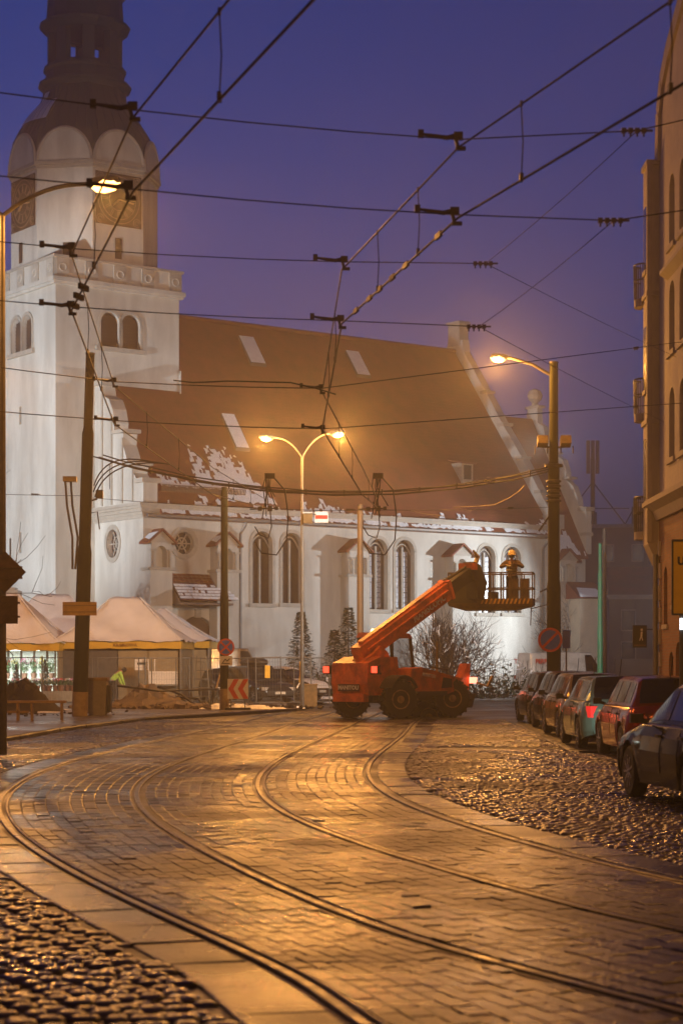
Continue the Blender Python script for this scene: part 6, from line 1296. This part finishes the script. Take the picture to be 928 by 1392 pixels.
holb = [arch(7.0, 0.6, .35, 1.6, 8), arch(5.9, .1, .40, 1.8, 8), arch(7.9, 2.7, .3, 4.0, 8), arch(3.2, .6, .5, 1.9, 8), arch(6.3, 3.2, .4, 4.4, 8)]
gl_ = [(-8, 15.8), (-2.5, 16.0), (-1.4, 17.2), (.2, 18.6), (2.5, 19.6), (4.6, 19.2), (6.0, 18.75), (7.3, 18.35), (8.3, 17.8), (8.8, 17.1), (9.0, 15.8)]
b = holed(MB(), [(-12, 6.1), (YE, 6.1)] + gl_[::-1] + [(-12, 15.8)], hol, HP, .35); fac = b.build('facade', M_stuc, hs, fix=False)
b = holed(MB(), [(-12, 0), (YE, 0), (YE, 6.1), (-12, 6.1)], holb, HP, .35); br_ = b.build('brick_storey', M_brick, hs, fix=False); uvfit(br_, (1, 2))
MB().bb((.34, -12, 0), (7, 9.85, 15.3)).build('house_core', M_stuc, hs)
for z in WZ:
    for y in WY:
        w = MB().bb((-.08, y - .6, z - .14), (.1, y + .6, z)).build('window', M_ston, hs); MB().bb((.25, y - .42, z), (.28, y + .42, z + 1.95)).build('pane', M_glass_d, w); MB().bb((.2, y - .03, z), (.25, y + .03, z + 1.9)).bb((.2, y - .42, z + 1.2), (.25, y + .42, z + 1.26)).build('frame', M_wht, w)
for o_ in holb:
    ys = [p[0] for p in o_]; zs_ = [p[1] for p in o_]; w = MB().bb((.28, min(ys), min(zs_)), (.32, max(ys), max(zs_))).build('window', M_glass_d, hs); MB().bb((-.05, min(ys) - .12, min(zs_) - .12), (.1, max(ys) + .12, min(zs_))).build('sill', M_ston, w)
MB().prism([(-.42, 6.2), (-.42, 6.06), (-.2, 5.9), (-.1, 5.65), (0, 5.65), (0, 6.32)], -12, YE - .05).build('string_course', M_ston, hs)
MB().prism([(-.22, 12.4), (-.22, 12.3), (0, 12.15), (0, 12.45)], -12, 7.6).build('string_course', M_ston, hs)
for k in range(8): MB().bb((-.05, 8.55 + .12 * (k % 2), .3 + k * .62), (.0, YE - .01, .3 + k * .62 + .42)).build('quoin', M_ston, hs)
c_ = MB()
for a, c in zip(gl_[:-1], gl_[1:]): c_.bar((-.02, a[0], a[1]), (-.02, c[0], c[1]), .5, .14, up=(1, 0, 0))
c_.build('gable_coping', M_ston, hs)
# oriel bay with tapering corbel and small balconies beyond it
b = MB().prism([(YE, 5.0), (9.9, 5.0), (9.9, 15.8), (YE, 15.8)], -.30, .4, 'x'); ob = b.build('oriel', M_stuc, hs)
MB().add([(-.30, YE, 5.0), (-.30, 9.9, 5.0), (.2, 9.9, 5.0), (.2, YE, 5.0), (-.02, YE + .05, 4.35), (-.02, 9.8, 4.35), (.2, 9.8, 4.35), (.2, YE + .05, 4.35)], [(0, 1, 2, 3), (0, 4, 5, 1), (1, 5, 6, 2), (0, 3, 7, 4), (4, 7, 6, 5)]).build('corbel', M_ston, ob)
MB().bb((-.34, YE - .06, 5.05), (-.20, YE + .1, 15.7)).build('pilaster', M_ston, ob)
for z in (8.4, 12.0, 15.7): MB().bb((-.36, YE - .07, z), (.3, 9.95, z + .14)).build('band', M_ston, ob)
for z in (6.2, 9.4, 12.8):
    w = MB().bb((-.32, 9.25, z), (-.305, 9.75, z + 1.8)).build('window', M_glass_d, ob); MB().bb((-.36, 9.2, z - .12), (-.30, 9.8, z)).build('sill', M_ston, w)
for z in (5.2, 8.6, 11.9):
    k = MB().prism([(-.25 - .26 * math.sin(t), 10.25 + .36 * math.cos(t)) for t in np.linspace(0, math.pi, 9)], z, z + .22, 'z').build('balcony', M_ston, hs); r = MB()
    for zz in (.55, 1.0): r.tube([(-.25 - .25 * math.sin(t), 10.25 + .34 * math.cos(t), z + .22 + zz) for t in np.linspace(0, math.pi, 9)], .025, 4)
    for t in np.linspace(0, math.pi, 13): r.bar((-.25 - .25 * math.sin(t), 10.25 + .34 * math.cos(t), z + .2), (-.25 - .27 * math.sin(t), 10.25 + .36 * math.cos(t), z + 1.2), .02)
    r.build('railing', M_hw, k)
MB().tube([(-.12, YE - .1, 0), (-.12, YE - .1, 4.7)], .07, 8).build('downpipe', MATS['zinc'], hs)
s = empty('hanging_sign', (8.5, 54.6, 2.5), 'dark hanging sign with a pale figure on the house corner', 'hanging sign'); MB().box((0, 0, 0), (.40, .06, .64)).build('plate', M_ink, s)
MB().box((.05, -.035, .19), (.06, .01, .06)).bar((.05, -.035, .14), (.04, -.035, 0), .05).bar((.04, -.035, .02), (-.01, -.035, -.12), .025).bar((.04, -.035, .02), (.08, -.035, -.12), .025).build('figure', M_canv, s); MB().box((0, -.035, -.25), (.32, .01, .03)).build('print', M_back, s); MB().bar((.2, 0, .2), (.4, 0, .2), .04).build('bracket', M_hw, s)
def block(loc, rz, w, d, h, label, m, nx, nz, z0=2.0, roofh=0):
    t = empty('far_building', loc, label, 'building', rz); MB().bb((-w / 2, 0, 0), (w / 2, d, h)).build('wall', m, t)
    for i in range(nx):
        for j in range(nz):
            x = -w / 2 + (i + .5) * w / nx; z = z0 + j * (h - z0) / nz; f = MB().bb((x - .6, -.08, z), (x + .6, .0, z + 1.7)).build('window', M_trim, t); MB().bb((x - .5, -.1, z + .1), (x + .5, -.08, z + 1.6)).build('pane', M_glass_d, f)
    MB().bb((-w / 2 - .2, -.3, h), (w / 2 + .2, d + .2, h + .35)).build('cornice', M_trim, t)
    if roofh: MB().prism([(-.3, h + .35), (d + .3, h + .35), (d / 2, h + roofh)], -w / 2, w / 2, 'x').build('roof', M_tile, t)
    return t
M_farw = mat('far_wall', (.16, .13, .12), .9, .15, 1)
fb = block((31.5, 185, 0), R(-8), 20, 14, 15.2, 'tall dark far building fading in the mist right of the church', M_farw, 7, 4)
for k in range(4): MB().bb((-8 + k * 4.6, 3, 15.5), (-6.8 + k * 4.6, 5, 17 + .5 * (k % 2))).build('chimney', M_farw, fb)
block((27, 150, 0), R(-4), 12, 10, 7.0, 'lower dark house in the mist behind the green pole', M_farw, 4, 2, roofh=2.8)
an = empty('antenna_mast', (24.4, 186, 15.5), 'antenna mast with panel head and struts on the far roof', 'antenna mast'); MB().tube([(0, 0, 0), (0, 0, 6.5)], .22, 8).build('mast', M_hw, an)
for dx in (-.45, 0, .45): MB().bb((dx - .16, -.2, 5.0), (dx + .16, .2, 8.2)).build('antenna_panel', M_farw, an)
for dx in (-3.2, 3.2): MB().bar((dx, 0, 0), (0, 0, 4.2), .12).build('strut', M_hw, an)
MB().bar((-2, 0, 1.6), (3.5, 0, 1.6), .1).build('cross_bar', M_hw, an)
an = empty('roof_frame', (29.5, 186, 15.5), 'spindly steel frame on the far roof edge by the balconies', 'roof frame')
for a, c in (((-2, 0, 0), (-.8, 0, 2.2)), ((-.8, 0, 2.2), (.9, 0, 2.2)), ((.9, 0, 2.2), (2.6, 0, .4)), ((-.8, 0, 0), (-.8, 0, 2.2)), ((.9, 0, 0), (.9, 0, 2.2))): MB().bar(a, c, .12).build('strut', M_hw, an)
gh = empty('gate_house', (15.6, 121, .1), 'small tile roofed gate house with snow right of the church', 'gate house', R(20)); MB().bb((-.6, 0, 0), (.9, 3, 6.0)).build('wall', M_stuc, gh); k = MB().prism([(-.4, 5.9), (3.4, 5.9), (1.5, 7.0)], -.8, 1.2, 'x').build('roof', M_tile, gh); uvfit(k); sl_ = MB().add([(-.75, -.38, 5.98), (1.15, -.38, 5.98), (.8, .6, 6.56), (-.5, .7, 6.62)], [(0, 1, 2, 3)]).build('snow_patch', M_snow, k)
tag(MB().bb((18, 126, .1), (40, 126.4, 2.2)).build('boundary_wall', M_farw), 'low dark boundary wall in the mist behind the parked cars', 'wall')
# ornamental wrought gate top beside the tower at the left edge
og_ = empty('ornamental_gate', (-16.6, 98.5, .1), 'ornamental gate with scrolled ironwork beside the tower behind the stalls', 'gate'); MB().bb((-3, 0, 0), (-.2, .8, 5.2)).build('pier', M_trim, og_); MB().bb((-3.2, -.2, 5.2), (0, 1.0, 5.5)).bb((-3.0, -.1, 5.5), (-.2, .9, 5.65)).build('pier_cap', M_trim, og_); g = MB()
for cx_, r0, fl in ((-1.9, .55, 1), (-1.0, .42, -1), (-2.2, .35, -1)):
    g.tube([(cx_ + r0 * (1 - t / 9) * math.cos(fl * t), .4, 6.3 + r0 * (1 - t / 9) * math.sin(t)) for t in np.linspace(0, 7, 22)], .05, 5)
g.bar((-.5, .4, 5.6), (-.5, .4, 8.2), .08).build('scroll_work', M_hw, og_)
# ---------------------------------------------------------------- trees and shrubs
M_bark = mat('bark', (.055, .04, .028), .9, .3, 6, bump=.5); M_twig = mat('twig', (.028, .019, .014), .85, .3, 8)
def conifer(loc, h, r, label, seed):
    q = np.random.default_rng(seed); t = empty('conifer', loc, label, 'conifer', group='young conifers by the church wall'); MB().tube([(0, 0, 0), (0, 0, h * .95)], [.07, .015], 6).build('trunk', M_bark, t); b = MB(); n = int(h * 13)
    for k in range(n):
        f = k / n; z = .25 + f * (h - .3); L = r * (1 - f) ** .85 * q.uniform(.75, 1.15) + .08; a = q.uniform(0, 6.28)
        for w_ in range(3):
            aa = a + w_ * 2.1 + q.uniform(-.4, .4); d = Vector((math.cos(aa), math.sin(aa), -.25 + .5 * f)); s_ = Vector((-math.sin(aa), math.cos(aa), 0)); ns = max(4, int(L * 12))
            for m_ in range(ns):
                p = Vector((0, 0, z)) + d * L * (m_ + 1) / ns; ll = (.20 - .09 * m_ / ns)
                for sg in (-1, 1):
                    e = p + s_ * sg * ll + d * .10 + Vector((0, 0, q.uniform(-.06, .04))); b.add([p, p + d * .06, e, e - d * .05 - Vector((0, 0, .03))], [(0, 1, 2, 3)])
    b.build('crown', M_leafd, t); return t
conifer((-2.05, 97, .1), 4.4, .95, 'conifer behind the twin lamp pole at the church wall', 1); conifer((.35, 96, .1), 4.6, .95, 'taller conifer left of the orange machine', 2); conifer((-.35, 97.5, .1), 3.5, .85, 'shorter conifer between the lamp pole and the taller one', 3)
def twiggy(name, loc, stems, h, spread, depth, label, cat, seed, r0=.05, snow=0, up=.75, part='crown', th=1.0, leaves=0):
    q = np.random.default_rng(seed); t = empty(name, loc, label, cat); tr = MB(); cr = MB(); sn = MB(); lf = MB()
    def grow(p, d, L, r, lev):
        n = 3; pts = [p]; 
        for i in range(n): d = (d + Vector(q.normal(0, .17, 3)) + Vector((0, 0, .05))).normalized(); pts.append(pts[-1] + d * L / n)
        (tr if lev == 0 else cr).tube(pts, [r * (1 - .45 * i / n) for i in range(n + 1)], 5 if lev < 2 else 3, cap=False)
        if snow and lev >= depth - 1 and q.random() < snow: m_ = pts[2]; sn.bar(m_ - d * L * .2 + Vector((0, 0, r)), m_ + d * L * .2 + Vector((0, 0, r)), .035)
        if leaves and lev >= depth - 1:
            for _ in range(leaves):
                m_ = pts[q.integers(1, 4)] + Vector(q.normal(0, .08, 3)); a, c = Vector(q.normal(0, .05, 3)), Vector(q.normal(0, .04, 3)); lf.add([m_ - a, m_ + c, m_ + a, m_ - c], [(0, 1, 2, 3)])
        if lev < depth:
            for k in range(q.integers(3, 5) if lev else 4):
                f = q.uniform(.35, 1); i = min(n - 1, int(f * n)); b0 = pts[i].lerp(pts[i + 1], f * n - i); nd = (d + Vector(q.normal(0, .55, 3)) + Vector((0, 0, .1 * up))).normalized(); grow(b0, nd, L * q.uniform(.55, .8), max(r * .55, .006 * th), lev + 1)
    for k in range(stems):
        a = q.uniform(0, 6.28); s_ = q.uniform(.2, 1) * spread; grow(Vector((math.cos(a) * .2 * (stems > 1), math.sin(a) * .2 * (stems > 1), 0)), Vector((math.cos(a) * s_, math.sin(a) * s_, 1)).normalized(), h * .5, r0, 0)
    tr.build('trunk', M_bark, t, fix=False); cr.build(part, M_twig, t, fix=False)
    if sn.f: sn.build('twig_snow', M_snow, t, fix=False)['kind'] = 'stuff'
    if lf.f: lf.build('leaves', M_leafd, t, fix=False)
    return t
twiggy('bush', (5.3, 93, .0), 30, 4.3, .8, 3, 'large bare twiggy bush behind the orange machine', 'bush', 4, r0=.035, snow=.05, th=2.0)
twiggy('bare_tree', (13.6, 112, .1), 2, 5.2, .5, 4, 'bare tree in the mist right of the church by the green pole', 'tree', 6, r0=.08, th=1.5)
twiggy('bare_tree', (-12.75, 66, .1), 1, 12.5, .05, 4, 'bare tree whose branches reach in from the left edge', 'tree', 9, r0=.14, th=1.3)
def hedge(loc, w, h, label, seed):
    q = np.random.default_rng(seed); t = empty('hedge', loc, label, 'hedge'); b = MB(); s_ = MB(); tw = MB()
    for _ in range(int(w * 260)):
        x = q.uniform(-w / 2, w / 2); z = abs(q.normal(0, .45)) * h * .8; z = min(z, h * (1 + .25 * math.sin(x * 2.3 + seed))); y = q.uniform(-.5, .5); u, v = Vector(q.normal(0, .06, 3)), Vector(q.normal(0, .05, 3)); p = Vector((x, y, z)); (s_ if z > h * .62 and q.random() < .3 else b).add([p - u, p + v, p + u, p - v], [(0, 1, 2, 3)])
    for _ in range(int(w * 18)): x = q.uniform(-w / 2, w / 2); tw.bar((x, 0, 0), (x + q.normal(0, .2), q.normal(0, .3), h * q.uniform(.6, 1.2)), .012)
    b.build('leaves', M_leafd, t, fix=False); tw.build('twig', M_twig, t, fix=False)['kind'] = 'stuff'; s_.build('snow_cover', M_snow, t, fix=False)['kind'] = 'stuff'
hedge((.4, 94, .1), 4.8, 1.5, 'low snow dusted hedge left of the orange machine', 1); hedge((8.6, 96.5, .1), 4.6, 1.7, 'low snow dusted hedge between the machine and the parked cars', 2); hedge((-2.4, 95, .1), 2.2, 1.1, 'short snow dusted shrub strip behind the snow covered car', 3)
# the rest of the street canyon outside the frame: plain house rows that shut out the sky
block((-17.5, 10, 0), R(90), 70, 10, 16, 'grey house row along the left side of the street, outside the picture', mat('sooty_wall', (.06, .05, .045), .9, .15, 1), 14, 4)
block((8.96, 2, 0), R(-90), 61, 10, 16, 'grey house row along the right side of the street, outside the picture', M_farw, 12, 4)
block((-4, -26, 0), R(180), 30, 3, 14, 'grey house front closing the street behind the camera', M_farw, 6, 4)
# ---------------------------------------------------------------- night mist: one closed box round the whole scene
hb = MB().bb((-400, -60, -1.2), (400, 700, 52)); hz = hb.build('haze', bpy.data.materials.new('haze'), None); hz['kind'] = 'stuff'
m = hz.data.materials[0]; m.use_nodes = True; n = m.node_tree.nodes; n.clear(); out = n.new('ShaderNodeOutputMaterial'); pv = n.new('ShaderNodeVolumePrincipled')
pv.inputs['Color'].default_value = (.9, .9, .92, 1); pv.inputs['Density'].default_value = HAZE_DENSITY; pv.inputs['Anisotropy'].default_value = .65
m.node_tree.links.new(pv.outputs[0], out.inputs['Volume'])
